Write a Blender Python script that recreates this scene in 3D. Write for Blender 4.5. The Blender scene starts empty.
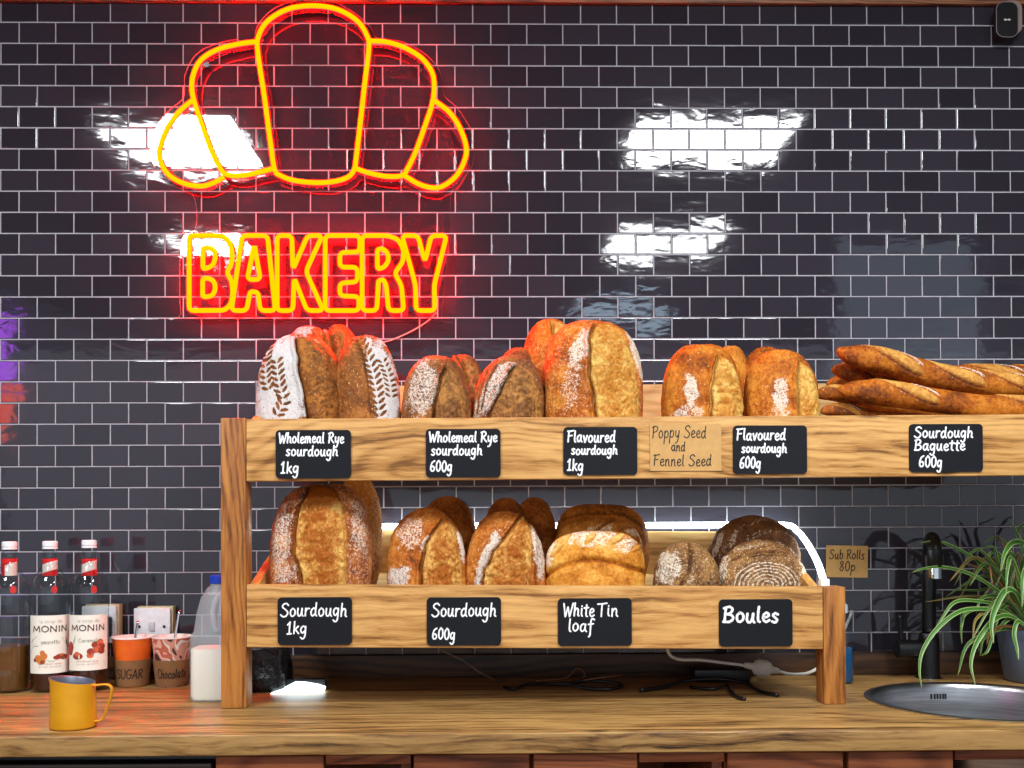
import bpy, bmesh, math, random
import numpy as np
from mathutils import Vector, Matrix
random.seed(7)
SC = bpy.context.scene
COL = SC.collection
PI = math.pi

# ------------------------------------------------------------------ camera
CAMZ = 1.266
CAM = np.array([0.0, -2.4, CAMZ])
F = 1020.0
YAW, PITCH, ROLL = 0.01525, 0.00999, -0.003887
PY0 = 520 - F * math.tan(PITCH)
def _axes():
    cy, sy, cp, sp = math.cos(YAW), math.sin(YAW), math.cos(PITCH), math.sin(PITCH)
    f = np.array([sy * cp, cy * cp, sp]); r = np.array([cy, -sy, 0.0]); u = np.cross(r, f)
    r2 = math.cos(ROLL) * r + math.sin(ROLL) * u
    u2 = -math.sin(ROLL) * r + math.cos(ROLL) * u
    return r2, u2, f
RX, UX, FX = _axes()
def ray(px, py):
    return FX * F + RX * (px - 512) + UX * (PY0 - py)
def P(px, py, Y):
    d = ray(px, py); s = (Y - CAM[1]) / d[1]
    return CAM + d * s
def PZ(px, py, Z):
    d = ray(px, py); s = (Z - CAM[2]) / d[2]
    return CAM + d * s
def sc(Y):
    return F / (Y - CAM[1])

cd = bpy.data.cameras.new('camera'); cam = bpy.data.objects.new('camera', cd); COL.objects.link(cam)
m = Matrix.Identity(4)
for i in range(3):
    m[i][0], m[i][1], m[i][2], m[i][3] = RX[i], UX[i], -FX[i], CAM[i]
cam.matrix_world = m
cd.sensor_width = 36.0; cd.lens = F / 1024 * 36.0
cd.shift_y = (PY0 - 384) / 1024.0
cd.clip_start = 0.05
SC.camera = cam

# ------------------------------------------------------------------ object helpers
def tag(o, label=None, cat=None, group=None, kind=None):
    if label: o['label'] = label
    if cat: o['category'] = cat
    if group: o['group'] = group
    if kind: o['kind'] = kind
    return o
def wloc(o):
    v = np.zeros(3)
    while o is not None:
        v = v + np.array(o.location); o = o.parent
    return v
def empty(name, loc, label=None, cat=None, group=None, kind=None):
    o = bpy.data.objects.new(name, None); COL.objects.link(o); o.location = loc
    o.empty_display_size = 0.05
    return tag(o, label, cat, group, kind)
def mk(name, v, f, mat, parent=None, smooth=True, origin=None, attrs=None):
    v = np.asarray(v, dtype=float)
    if parent is not None and origin is None: origin = wloc(parent)
    elif origin is None:
        lo, hi = v.min(0), v.max(0); origin = np.array([(lo[0]+hi[0])/2, (lo[1]+hi[1])/2, lo[2]])
    me = bpy.data.meshes.new(name)
    me.from_pydata((v - origin).tolist(), [], [tuple(int(i) for i in q) for q in f])
    me.update()
    if smooth is True:
        me.polygons.foreach_set('use_smooth', [True] * len(me.polygons))
    elif smooth:
        me.polygons.foreach_set('use_smooth', [True] * len(me.polygons))
        me.set_sharp_from_angle(angle=math.radians(smooth))
    if attrs:
        for k, arr in attrs.items():
            arr = np.asarray(arr, dtype=np.float32)
            if arr.ndim == 1:
                a = me.attributes.new(k, 'FLOAT', 'POINT'); a.data.foreach_set('value', arr)
            else:
                a = me.attributes.new(k, 'FLOAT_VECTOR', 'POINT'); a.data.foreach_set('vector', arr.ravel())
    if isinstance(mat, (list, tuple)):
        for x in mat: me.materials.append(x)
    else: me.materials.append(mat)
    o = bpy.data.objects.new(name, me); COL.objects.link(o)
    if parent is not None:
        o.parent = parent; o.location = origin - wloc(parent)
    else: o.location = origin
    return o
class MB:
    def __init__(s): s.v = []; s.f = []; s.mi = []
    def add(s, v, f, mi=0):
        b = len(s.v); s.v += [tuple(map(float, p)) for p in v]
        s.f += [tuple(i + b for i in q) for q in f]; s.mi += [mi] * len(f); return s
    def build(s, name, mat, parent=None, smooth=True, origin=None):
        o = mk(name, s.v, s.f, mat, parent, smooth, origin)
        if any(s.mi): o.data.polygons.foreach_set('material_index', s.mi)
        return o
def box(lo, hi, bev=0.002, seg=2):
    bm = bmesh.new(); bmesh.ops.create_cube(bm, size=1)
    lo, hi = np.array(lo), np.array(hi)
    for v in bm.verts: v.co = Vector((lo + hi) / 2 + np.array(v.co) * (hi - lo))
    if bev > 0: bmesh.ops.bevel(bm, geom=bm.edges[:], offset=bev, segments=seg, affect='EDGES', profile=0.6)
    bm.verts.index_update()
    r = [tuple(v.co) for v in bm.verts], [tuple(v.index for v in f.verts) for f in bm.faces]
    bm.free(); return r
def hexa(c, bev=0.002, seg=2):
    """box from 8 corners: bottom 4 (ccw), top 4"""
    bm = bmesh.new(); vs = [bm.verts.new(p) for p in c]
    for q in [(3,2,1,0),(4,5,6,7),(0,1,5,4),(1,2,6,5),(2,3,7,6),(3,0,4,7)]: bm.faces.new([vs[i] for i in q])
    if bev > 0: bmesh.ops.bevel(bm, geom=bm.edges[:], offset=bev, segments=seg, affect='EDGES', profile=0.6)
    bmesh.ops.recalc_face_normals(bm, faces=bm.faces[:])
    bm.verts.index_update()
    r = [tuple(v.co) for v in bm.verts], [tuple(v.index for v in f.verts) for f in bm.faces]
    bm.free(); return r
def catmull(pts, n=6, closed=False):
    pts = [np.array(p, float) for p in pts]; N = len(pts); out = []
    if N < 3 and not closed:
        return [pts[0] + (pts[-1]-pts[0]) * k / n for k in range(n + 1)]
    rng = range(N if closed else N - 1)
    for i in rng:
        if closed: p0, p1, p2, p3 = pts[i-1], pts[i], pts[(i+1) % N], pts[(i+2) % N]
        else:
            p1, p2 = pts[i], pts[i+1]
            p0 = pts[i-1] if i else 2*p1 - p2
            p3 = pts[i+2] if i + 2 < N else 2*p2 - p1
        for k in range(n):
            t = k / n
            out.append(.5*((2*p1)+(-p0+p2)*t+(2*p0-5*p1+4*p2-p3)*t*t+(-p0+3*p1-3*p2+p3)*t**3))
    if not closed: out.append(pts[-1])
    return out
def tube(path, r, seg=8, closed=False, caps=True, up=None, sq=None):
    """swept tube; r scalar or list; sq = (a, b) flattens"""
    path = [np.array(p, float) for p in path]; N = len(path)
    rs = r if hasattr(r, '__len__') else [r] * N
    V = []; Fc = []
    prev = None
    for i in range(N):
        a = path[i-1] if (i or closed) else path[i]; b = path[(i+1) % N] if (i < N-1 or closed) else path[i]
        t = b - a; t = t / (np.linalg.norm(t) + 1e-12)
        if prev is None:
            u0 = np.array(up if up is not None else (0, -1, 0.02), float)
            if abs(np.dot(u0 / np.linalg.norm(u0), t)) > .95: u0 = np.array([1.0, 0, 0])
        else: u0 = prev
        n = u0 - t * np.dot(u0, t); n = n / (np.linalg.norm(n) + 1e-12); prev = n
        bb = np.cross(t, n)
        sa, sb = sq if sq else (1, 1)
        for k in range(seg):
            an = 2 * PI * k / seg
            V.append(path[i] + rs[i] * (math.cos(an) * n * sa + math.sin(an) * bb * sb))
    M = N if closed else N - 1
    for i in range(M):
        j = (i + 1) % N
        for k in range(seg):
            k2 = (k + 1) % seg
            Fc.append((i*seg+k, i*seg+k2, j*seg+k2, j*seg+k))
    if caps and not closed:
        Fc.append(tuple(range(seg-1, -1, -1))); Fc.append(tuple((N-1)*seg + k for k in range(seg)))
    return V, Fc
def lathe(prof, c, seg=40, closed_prof=False):
    """prof [(r,z)], axis z through c=(x,y,z0)"""
    V = []; Fc = []; rings = []
    for r, z in prof:
        if r < 1e-6: rings.append([len(V)]); V.append((c[0], c[1], c[2] + z))
        else:
            rings.append(list(range(len(V), len(V) + seg)))
            for k in range(seg):
                a = 2 * PI * k / seg; V.append((c[0] + r * math.cos(a), c[1] + r * math.sin(a), c[2] + z))
    for A, B in zip(rings, rings[1:]):
        if len(A) == 1 and len(B) == 1: continue
        for k in range(seg):
            k2 = (k + 1) % seg
            if len(A) == 1: Fc.append((A[0], B[k2], B[k]))
            elif len(B) == 1: Fc.append((A[k], A[k2], B[0]))
            else: Fc.append((A[k], A[k2], B[k2], B[k]))
    return V, Fc
def lathe_mb(prof, c, seg=40): return MB().add(*lathe(prof, c, seg))
def prism(poly, y0, y1):
    """poly [(x,z)] extruded from y0 (front) to y1"""
    n = len(poly)
    V = [(x, y0, z) for x, z in poly] + [(x, y1, z) for x, z in poly]
    Fc = [tuple(range(n)), tuple(range(2*n-1, n-1, -1))] + [(i, n+i, n+(i+1) % n, (i+1) % n) for i in range(n)]
    return V, Fc
def rrect(x0, x1, z0, z1, r, seg=5):
    out = []
    for cx, cz, a0 in ((x1-r, z1-r, 0), (x0+r, z1-r, 90), (x0+r, z0+r, 180), (x1-r, z0+r, 270)):
        for k in range(seg + 1):
            a = math.radians(a0 + 90 * k / seg); out.append((cx + r*math.cos(a), cz + r*math.sin(a)))
    return out

# ------------------------------------------------------------------ materials
def s2l(c):
    return tuple(((x/255)/12.92 if x/255 <= .04045 else ((x/255+.055)/1.055)**2.4) for x in c) + (1.0,)
class NT:
    def __init__(s, name):
        s.m = bpy.data.materials.new(name); s.m.use_nodes = True
        s.t = s.m.node_tree; s.t.nodes.clear()
        s.out = s.n('ShaderNodeOutputMaterial')
    def n(s, typ, **kw):
        x = s.t.nodes.new(typ)
        for k, v in kw.items():
            if k.startswith('i_'):
                key = k[2:].replace('_', ' ')
                x.inputs[int(key) if key.isdigit() else key].default_value = v
            else: setattr(x, k, v)
        return x
    def l(s, a, b): s.t.links.new(a, b)
    def coord(s, scale=(1, 1, 1), kind='Object', rot=(0, 0, 0), loc=(0, 0, 0)):
        tc = s.n('ShaderNodeTexCoord'); mp = s.n('ShaderNodeMapping')
        mp.inputs['Scale'].default_value = scale; mp.inputs['Rotation'].default_value = rot; mp.inputs['Location'].default_value = loc
        s.l(tc.outputs[kind], mp.inputs['Vector']); return mp.outputs[0]
    def noise(s, vec, scale, detail=4, rough=.55, dist=0.0):
        x = s.n('ShaderNodeTexNoise'); x.inputs['Scale'].default_value = scale; x.inputs['Detail'].default_value = detail
        x.inputs['Roughness'].default_value = rough; x.inputs['Distortion'].default_value = dist
        s.l(vec, x.inputs['Vector']); return x.outputs['Fac']
    def ramp(s, fac, stops):
        r = s.n('ShaderNodeValToRGB'); e = r.color_ramp.elements
        while len(e) < len(stops): e.new(.5)
        for el, (p, c) in zip(e, stops): el.position = p; el.color = c if len(c) == 4 else s2l(c)
        s.l(fac, r.inputs[0]); return r.outputs[0]
    def mix(s, fac, a, b, mode='MIX'):
        x = s.n('ShaderNodeMix', data_type='RGBA', blend_type=mode)
        for sock, v in ((x.inputs[0], fac), (x.inputs[6], a), (x.inputs[7], b)):
            if isinstance(v, (int, float)): sock.default_value = v
            elif isinstance(v, tuple): sock.default_value = v if len(v) == 4 else s2l(v)
            else: s.l(v, sock)
        return x.outputs[2]
    def math(s, op, a, b=0.0, c=0.0, clamp=False):
        x = s.n('ShaderNodeMath', operation=op, use_clamp=clamp)
        for sock, v in zip(x.inputs, (a, b, c)):
            if isinstance(v, (int, float)): sock.default_value = v
            else: s.l(v, sock)
        return x.outputs[0]
    def attr(s, name):
        return s.n('ShaderNodeAttribute', attribute_name=name)
    def bsdf(s, color=None, rough=.5, metal=0, spec=.5, normal=None, **kw):
        b = s.n('ShaderNodeBsdfPrincipled')
        if color is not None:
            if isinstance(color, tuple): b.inputs['Base Color'].default_value = color if len(color) == 4 else s2l(color)
            else: s.l(color, b.inputs['Base Color'])
        if isinstance(rough, (int, float)): b.inputs['Roughness'].default_value = rough
        else: s.l(rough, b.inputs['Roughness'])
        b.inputs['Metallic'].default_value = metal; b.inputs['Specular IOR Level'].default_value = spec
        if normal is not None: s.l(normal, b.inputs['Normal'])
        for k, v in kw.items(): b.inputs[k.replace('_', ' ')].default_value = v
        s.l(b.outputs[0], s.out.inputs[0]); return b
    def bump(s, h, strength=.5, dist=.001, normal=None):
        x = s.n('ShaderNodeBump'); x.inputs['Strength'].default_value = strength; x.inputs['Distance'].default_value = dist
        s.l(h, x.inputs['Height'])
        if normal is not None: s.l(normal, x.inputs['Normal'])
        return x.outputs[0]
def plain(name, c, rough=.5, metal=0, spec=.5, bump=None, vary=.08, **kw):
    t = NT(name); co = t.coord()
    n = t.noise(co, 60, 3)
    d = tuple(max(0, x * (1 - vary)) for x in s2l(c)[:3]) + (1.0,)
    l_ = tuple(min(1, x * (1 + vary)) for x in s2l(c)[:3]) + (1.0,)
    colr = t.ramp(n, [(.3, d), (.7, l_)])
    nm = t.bump(t.noise(co, bump[0], 4), bump[1], bump[2]) if bump else None
    t.bsdf(colr, rough, metal, spec, nm, **kw)
    return t.m
def emis(name, c, st):
    t = NT(name); e = t.n('ShaderNodeEmission'); e.inputs[0].default_value = c; e.inputs[1].default_value = st
    t.l(e.outputs[0], t.out.inputs[0]); return t.m
def wood(name, light, mid, dark, axis='x', rough=.5, gs=1.0, knots=True, spec=.35, seed=0.0, planks=None, contrast=1.0, bump=.35, ringw=1.0):
    """grain runs along axis"""
    t = NT(name)
    lo, hi = 1.3, 26.0
    sc_ = {'x': (lo, hi, hi), 'z': (hi, hi, lo), 'y': (hi, lo, hi)}[axis]
    oi = t.n('ShaderNodeObjectInfo')
    tc = t.n('ShaderNodeTexCoord'); mp = t.n('ShaderNodeMapping')
    mp.inputs['Scale'].default_value = tuple(x * gs for x in sc_); mp.inputs['Location'].default_value = (seed, seed*2.3, seed*1.7)
    # every board its own cut of the grain
    off = t.math('MULTIPLY', oi.outputs['Random'], 19.0)
    cmb = t.n('ShaderNodeCombineXYZ')
    for i in range(3): t.l(off, cmb.inputs[i])
    va = t.n('ShaderNodeVectorMath', operation='ADD'); t.l(tc.outputs['Object'], va.inputs[0]); 
    vs = t.n('ShaderNodeVectorMath', operation='SCALE'); vs.inputs['Scale'].default_value = .13; t.l(cmb.outputs[0], vs.inputs[0])
    t.l(vs.outputs[0], va.inputs[1])
    # wide slow warp bends the rings round knots
    wn = t.n('ShaderNodeTexNoise'); wn.inputs['Scale'].default_value = 7.0; wn.inputs['Detail'].default_value = 2
    t.l(va.outputs[0], wn.inputs['Vector'])
    ws = t.n('ShaderNodeVectorMath', operation='SCALE'); ws.inputs['Scale'].default_value = .02
    t.l(wn.outputs['Color'], ws.inputs[0])
    v2 = t.n('ShaderNodeVectorMath', operation='ADD'); t.l(va.outputs[0], v2.inputs[0]); t.l(ws.outputs[0], v2.inputs[1])
    if planks:
        sep = t.n('ShaderNodeSeparateXYZ'); t.l(tc.outputs['Object'], sep.inputs[0])
        idx = t.math('FLOOR', t.math('DIVIDE', sep.outputs['Y'], planks))
        xo = t.math('MULTIPLY', t.math('SINE', t.math('MULTIPLY', idx, 12.9898)), 7.0)
        c2 = t.n('ShaderNodeCombineXYZ'); t.l(xo, c2.inputs[0]); t.l(xo, c2.inputs[2])
        v3 = t.n('ShaderNodeVectorMath', operation='ADD'); t.l(v2.outputs[0], v3.inputs[0]); t.l(c2.outputs[0], v3.inputs[1]); v2 = v3
    t.l(v2.outputs[0], mp.inputs['Vector'])
    g1 = t.noise(mp.outputs[0], 1.0, 6, .62, .4)
    g2 = t.noise(mp.outputs[0], 3.7, 5, .7, .2)
    mp2 = t.n('ShaderNodeMapping'); mp2.inputs['Scale'].default_value = {'x': (.55, 5.5, 5.5), 'z': (5.5, 5.5, .55), 'y': (5.5, .55, 5.5)}[axis]
    t.l(v2.outputs[0], mp2.inputs['Vector'])
    base_n = t.noise(mp2.outputs[0], 1.0, 1, .5)
    rings = t.math('MULTIPLY_ADD', t.math('SINE', t.math('MULTIPLY', base_n, 190.0)), .5, .5)            # growth rings cut lengthwise
    rings = t.math('POWER', rings, 2.0)
    g = t.math('ADD', t.math('MULTIPLY_ADD', g2, .52, t.math('MULTIPLY', g1, .55)), t.math('MULTIPLY', t.math('SUBTRACT', rings, .3), -.17 * ringw))
    w = .17 / contrast
    colr = t.ramp(g, [(.53 - w, dark), (.53 - w * .3, mid), (.53 + w * .35, light), (.53 + w * 1.0, tuple(min(255, x * 1.07) for x in light))])
    h = g
    if knots:
        kv = t.n('ShaderNodeMapping'); 
        kv.inputs['Scale'].default_value = {'x': (3.2, 9, 9), 'z': (9, 9, 3.2), 'y': (9, 3.2, 9)}[axis]
        t.l(v2.outputs[0], kv.inputs['Vector'])
        vo = t.n('ShaderNodeTexVoronoi', feature='F1'); vo.inputs['Scale'].default_value = 1.0; t.l(kv.outputs[0], vo.inputs['Vector'])
        kd = t.ramp(vo.outputs['Distance'], [(.03, (1, 1, 1, 1)), (.09, (0, 0, 0, 1))])
        colr = t.mix(t.math('MULTIPLY', kd, .8), colr, tuple(x * .62 for x in dark))
    if planks:
        fr = t.math('FRACT', t.math('DIVIDE', sep.outputs['Y'], planks))
        seam = t.math('LESS_THAN', t.math('MINIMUM', fr, t.math('SUBTRACT', 1.0, fr)), .006)
        tone = t.math('MULTIPLY_ADD', t.math('SINE', t.math('MULTIPLY', idx, 78.233)), .12, 1.0)
        hs = t.n('ShaderNodeHueSaturation'); t.l(colr, hs.inputs['Color']); t.l(tone, hs.inputs['Value']); colr = hs.outputs[0]
        colr = t.mix(t.math('MULTIPLY', seam, .8), colr, tuple(x * .35 for x in dark))
    nm = t.bump(h, bump, .0015)
    rg = t.math('MULTIPLY_ADD', g2, .25, rough - .1)
    t.bsdf(colr, rg, 0, spec, nm)
    return t.m

MAT = {}
MAT['pine'] = wood('pine', (204, 156, 92), (182, 130, 68), (118, 76, 34), 'x', .52, 1.35, contrast=1.25, ringw=.5)
MAT['pine_side'] = wood('pine_side', (206, 154, 84), (184, 130, 62), (134, 86, 36), 'y', .5, .9, ringw=.4)
MAT['pine_post'] = wood('pine_post', (174, 114, 52), (146, 88, 36), (88, 50, 18), 'z', .48, 1.4, contrast=1.2, ringw=.5)
MAT['pine_back'] = wood('pine_back', (216, 178, 118), (200, 158, 96), (168, 122, 66), 'x', .55, .7, ringw=.4)
MAT['counter'] = wood('counter_wood', (168, 130, 76), (134, 96, 52), (52, 33, 18), 'x', .36, 1.8, True, .45, 3.0, planks=.155, contrast=1.15, ringw=.4)
MAT['upstand'] = wood('upstand_wood', (84, 54, 30), (64, 40, 22), (36, 22, 13), 'x', .45, 1.0, False, .4, 5.0)
MAT['drawer'] = wood('drawer_wood', (172, 100, 58), (146, 78, 42), (100, 50, 26), 'x', .5, .8, False, .4, 8.0)
MAT['black_plastic'] = plain('black_plastic', (14, 14, 16), .38)
MAT['black_metal'] = plain('black_metal', (8, 9, 11), .36, 0, .4)
MAT['white_plastic'] = plain('white_plastic', (236, 238, 240), .35)
MAT['chrome'] = plain('chrome', (215, 218, 222), .12, 1.0)
MAT['chalk'] = plain('chalk_paint', (240, 242, 244), .8)
MAT['ink'] = plain('black_ink', (22, 18, 16), .7)
MAT['kraft'] = plain('kraft_card', (196, 152, 92), .85, bump=(400, .2, .0005))
MAT['grey_cable'] = plain('grey_cable', (196, 196, 190), .5)
MAT['slate'] = plain('chalkboard', (21, 23, 28), .6, 0, .18, bump=(300, .1, .0004))
# ------------------------------------------------------------------ hand lettering (single stroke letters)
G = {
'a': ([[(.36,.44),(.22,.5),(.07,.36),(.06,.14),(.18,.01),(.33,.16),(.38,.46)],[(.38,.48),(.37,.14),(.47,.0)]],.5),
'b': ([[(.1,.98),(.08,.5),(.08,.02)],[(.08,.3),(.22,.5),(.38,.38),(.38,.14),(.24,.0),(.08,.06)]],.46),
'c': ([[(.36,.4),(.22,.5),(.07,.32),(.09,.1),(.22,.0),(.38,.09)]],.42),
'd': ([[(.36,.4),(.22,.5),(.06,.32),(.07,.1),(.18,.0),(.34,.14)],[(.4,.98),(.38,.5),(.37,.14),(.46,.0)]],.5),
'e': ([[(.07,.24),(.26,.27),(.36,.38),(.24,.5),(.09,.38),(.08,.14),(.22,.0),(.4,.09)]],.42),
'f': ([[(.42,.9),(.3,1.0),(.2,.86),(.18,.4),(.16,-.25),(.08,-.34)],[(.02,.46),(.36,.5)]],.38),
'g': ([[(.36,.42),(.2,.5),(.06,.34),(.08,.12),(.2,.04),(.34,.2)],[(.38,.48),(.37,.0),(.32,-.28),(.18,-.36),(.05,-.26)]],.48),
'h': ([[(.1,.98),(.08,.5),(.07,.0)],[(.08,.28),(.22,.48),(.35,.42),(.37,.2),(.36,.06),(.45,.0)]],.48),
'i': ([[(.1,.48),(.1,.12),(.17,.0)],[(.1,.68),(.12,.71)]],.22),
'k': ([[(.08,.98),(.08,.5),(.07,.0)],[(.36,.5),(.1,.24)],[(.16,.28),(.4,.0)]],.44),
'l': ([[(.1,.98),(.08,.5),(.09,.1),(.18,.0)]],.22),
'm': ([[(.06,.48),(.06,.0)],[(.07,.3),(.18,.49),(.28,.4),(.29,.0)],[(.3,.3),(.42,.49),(.52,.4),(.53,.1),(.6,.0)]],.66),
'n': ([[(.07,.48),(.07,.0)],[(.08,.28),(.22,.49),(.34,.4),(.35,.1),(.43,.0)]],.48),
'o': ([[(.22,.5),(.07,.36),(.08,.1),(.22,.0),(.38,.14),(.37,.38),(.22,.5),(.16,.48)]],.46),
'p': ([[(.08,.48),(.07,.1),(.04,-.38)],[(.08,.3),(.22,.5),(.38,.38),(.37,.14),(.23,.02),(.08,.1)]],.46),
'r': ([[(.08,.48),(.07,.0)],[(.08,.26),(.2,.46),(.34,.46)]],.37),
's': ([[(.34,.44),(.2,.5),(.09,.4),(.2,.27),(.32,.14),(.22,.0),(.06,.06)]],.4),
't': ([[(.2,.86),(.18,.4),(.19,.08),(.3,.0)],[(.02,.56),(.36,.6)]],.36),
'u': ([[(.07,.48),(.06,.16),(.16,.0),(.3,.1),(.37,.48)],[(.37,.48),(.37,.12),(.45,.0)]],.49),
'v': ([[(.04,.48),(.18,.0)],[(.18,.0),(.36,.5)]],.4),
'y': ([[(.07,.48),(.1,.14),(.22,.06),(.36,.22)],[(.39,.48),(.34,.0),(.24,-.3),(.08,-.36)]],.46),
'A': ([[(.0,.0),(.28,.98)],[(.28,.98),(.5,.0)],[(.1,.34),(.46,.38)]],.58),
'B': ([[(.1,.95),(.08,.5),(.06,.0)],[(.0,.9),(.3,1.0),(.45,.8),(.3,.56),(.1,.52)],[(.14,.53),(.42,.44),(.5,.22),(.32,.02),(.0,.02)]],.58),
'C': ([[(.5,.84),(.36,1.0),(.12,.8),(.04,.4),(.14,.08),(.34,.0),(.54,.12)]],.58),
'F': ([[(.14,.96),(.12,.5),(.1,.0)],[(.02,.94),(.3,.95),(.54,1.0)],[(.1,.52),(.42,.56)]],.54),
'G': ([[(.52,.84),(.36,1.0),(.12,.8),(.05,.4),(.16,.06),(.36,.0),(.52,.14),(.53,.4)],[(.34,.42),(.6,.42)]],.64),
'I': ([[(.1,.98),(.1,.0)]],.22),
'M': ([[(.04,.0),(.1,.98)],[(.1,.98),(.36,.2)],[(.36,.2),(.62,.98)],[(.62,.98),(.7,.0)]],.78),
'N': ([[(.06,.0),(.08,.98)],[(.08,.98),(.52,.0)],[(.52,.0),(.54,.98)]],.64),
'O': ([[(.32,1.0),(.08,.76),(.06,.26),(.3,.0),(.56,.24),(.56,.74),(.32,1.0),(.26,.99)]],.66),
'P': ([[(.12,.96),(.1,.5),(.08,.0)],[(.0,.86),(.28,1.0),(.5,.84),(.4,.58),(.12,.48)]],.54),
'R': ([[(.1,.95),(.09,.5),(.07,.0)],[(.0,.9),(.28,1.0),(.46,.8),(.34,.56),(.1,.5)],[(.2,.5),(.36,.22),(.56,.0)]],.58),
'S': ([[(.52,.86),(.36,1.0),(.14,.9),(.12,.7),(.34,.52),(.5,.3),(.38,.04),(.16,.0),(.0,.14)]],.58),
'T': ([[(.28,.95),(.27,.5),(.26,.0)],[(.0,.93),(.3,.95),(.58,1.0)]],.54),
'U': ([[(.06,.98),(.06,.3),(.2,.02),(.42,.06),(.52,.36),(.54,.98)]],.62),
'W': ([[(.02,.98),(.18,.0)],[(.18,.0),(.36,.72)],[(.36,.72),(.52,.0)],[(.52,.0),(.76,1.0)]],.76),
'0': ([[(.26,.98),(.08,.74),(.08,.26),(.24,.0),(.42,.24),(.42,.72),(.26,.98),(.2,.96)]],.5),
'1': ([[(.04,.74),(.2,.98)],[(.2,.98),(.18,.5),(.18,.0)],[(.04,.0),(.32,.02)]],.38),
'6': ([[(.4,.96),(.18,.78),(.06,.36),(.14,.04),(.34,.04),(.42,.26),(.28,.46),(.1,.34)]],.5),
'8': ([[(.38,.84),(.22,.98),(.08,.8),(.24,.54),(.4,.24),(.24,.0),(.06,.18),(.22,.5),(.38,.84)]],.48),
' ': ([],.3),
}
def text_width(s, sp=0.06): return sum(G[c][1] + sp for c in s) - sp
def strokes(s, x, y, h, w, slant=0.0, wob=0.0, rnd=None, lift=True):
    """text s set from x to x+w on baseline y with cap height h -> polylines (same units)"""
    tw = text_width(s); k = w / tw; out = []
    cx = 0
    for c in s:
        st, adv = G[c]
        dy = (rnd.uniform(-1, 1) * wob * h) if rnd else 0
        for pl in st:
            yy = [(p * 1.2 if p <= .5 else .6 + (p - .5) * .8) if (c.islower() and lift) else p for _, p in pl]
            q = [(x + (cx + px) * k + slant * py * h, y + py * h + dy) for (px, _), py in zip(pl, yy)]
            out.append([tuple(p) for p in catmull(q, 5)])
        cx += adv + .06
    return out
def ribbon(polys, hw, mapper):
    """flat ink ribbons with round ends; mapper (x, y) -> 3D"""
    mb = MB()
    m0 = mapper
    for ip, pl in enumerate(polys):
        mapper = lambda a, b, _d=ip: m0(a, b, (_d % 40) * 1.2e-5)
        p = np.array(pl, float); n = len(p)
        keep = [0]
        for i in range(1, n):
            if np.linalg.norm(p[i] - p[keep[-1]]) > hw * .15: keep.append(i)
        p = p[keep]; n = len(p)
        if n < 2: 
            p = np.array([p[0], p[0] + np.array([hw * .3, 0])]); n = 2
        d = np.gradient(p, axis=0); d /= (np.linalg.norm(d, axis=1, keepdims=True) + 1e-9)
        nn = np.stack([-d[:, 1], d[:, 0]], 1)
        ws = hw * (1 + .12 * np.sin(np.arange(n) * 1.7))[:, None]
        L = p + nn * ws; R = p - nn * ws
        V = [mapper(*q) for q in L] + [mapper(*q) for q in R]
        mb.add(V, [(i, n + i, n + i + 1, i + 1) for i in range(n - 1)])
        for e, s in ((0, -1), (n - 1, 1)):
            a0 = math.atan2(nn[e][1], nn[e][0])
            ring = [p[e] + hw * np.array([math.cos(a0 - s * PI * k / 5), math.sin(a0 - s * PI * k / 5)]) for k in range(6)]
            mapper = lambda a, b, _d=ip: m0(a, b, (_d % 40) * 1.2e-5 + 5e-6)
            mb.add([mapper(*q) for q in ring], [tuple(range(6)) if s < 0 else tuple(range(5, -1, -1))])
    return mb

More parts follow.
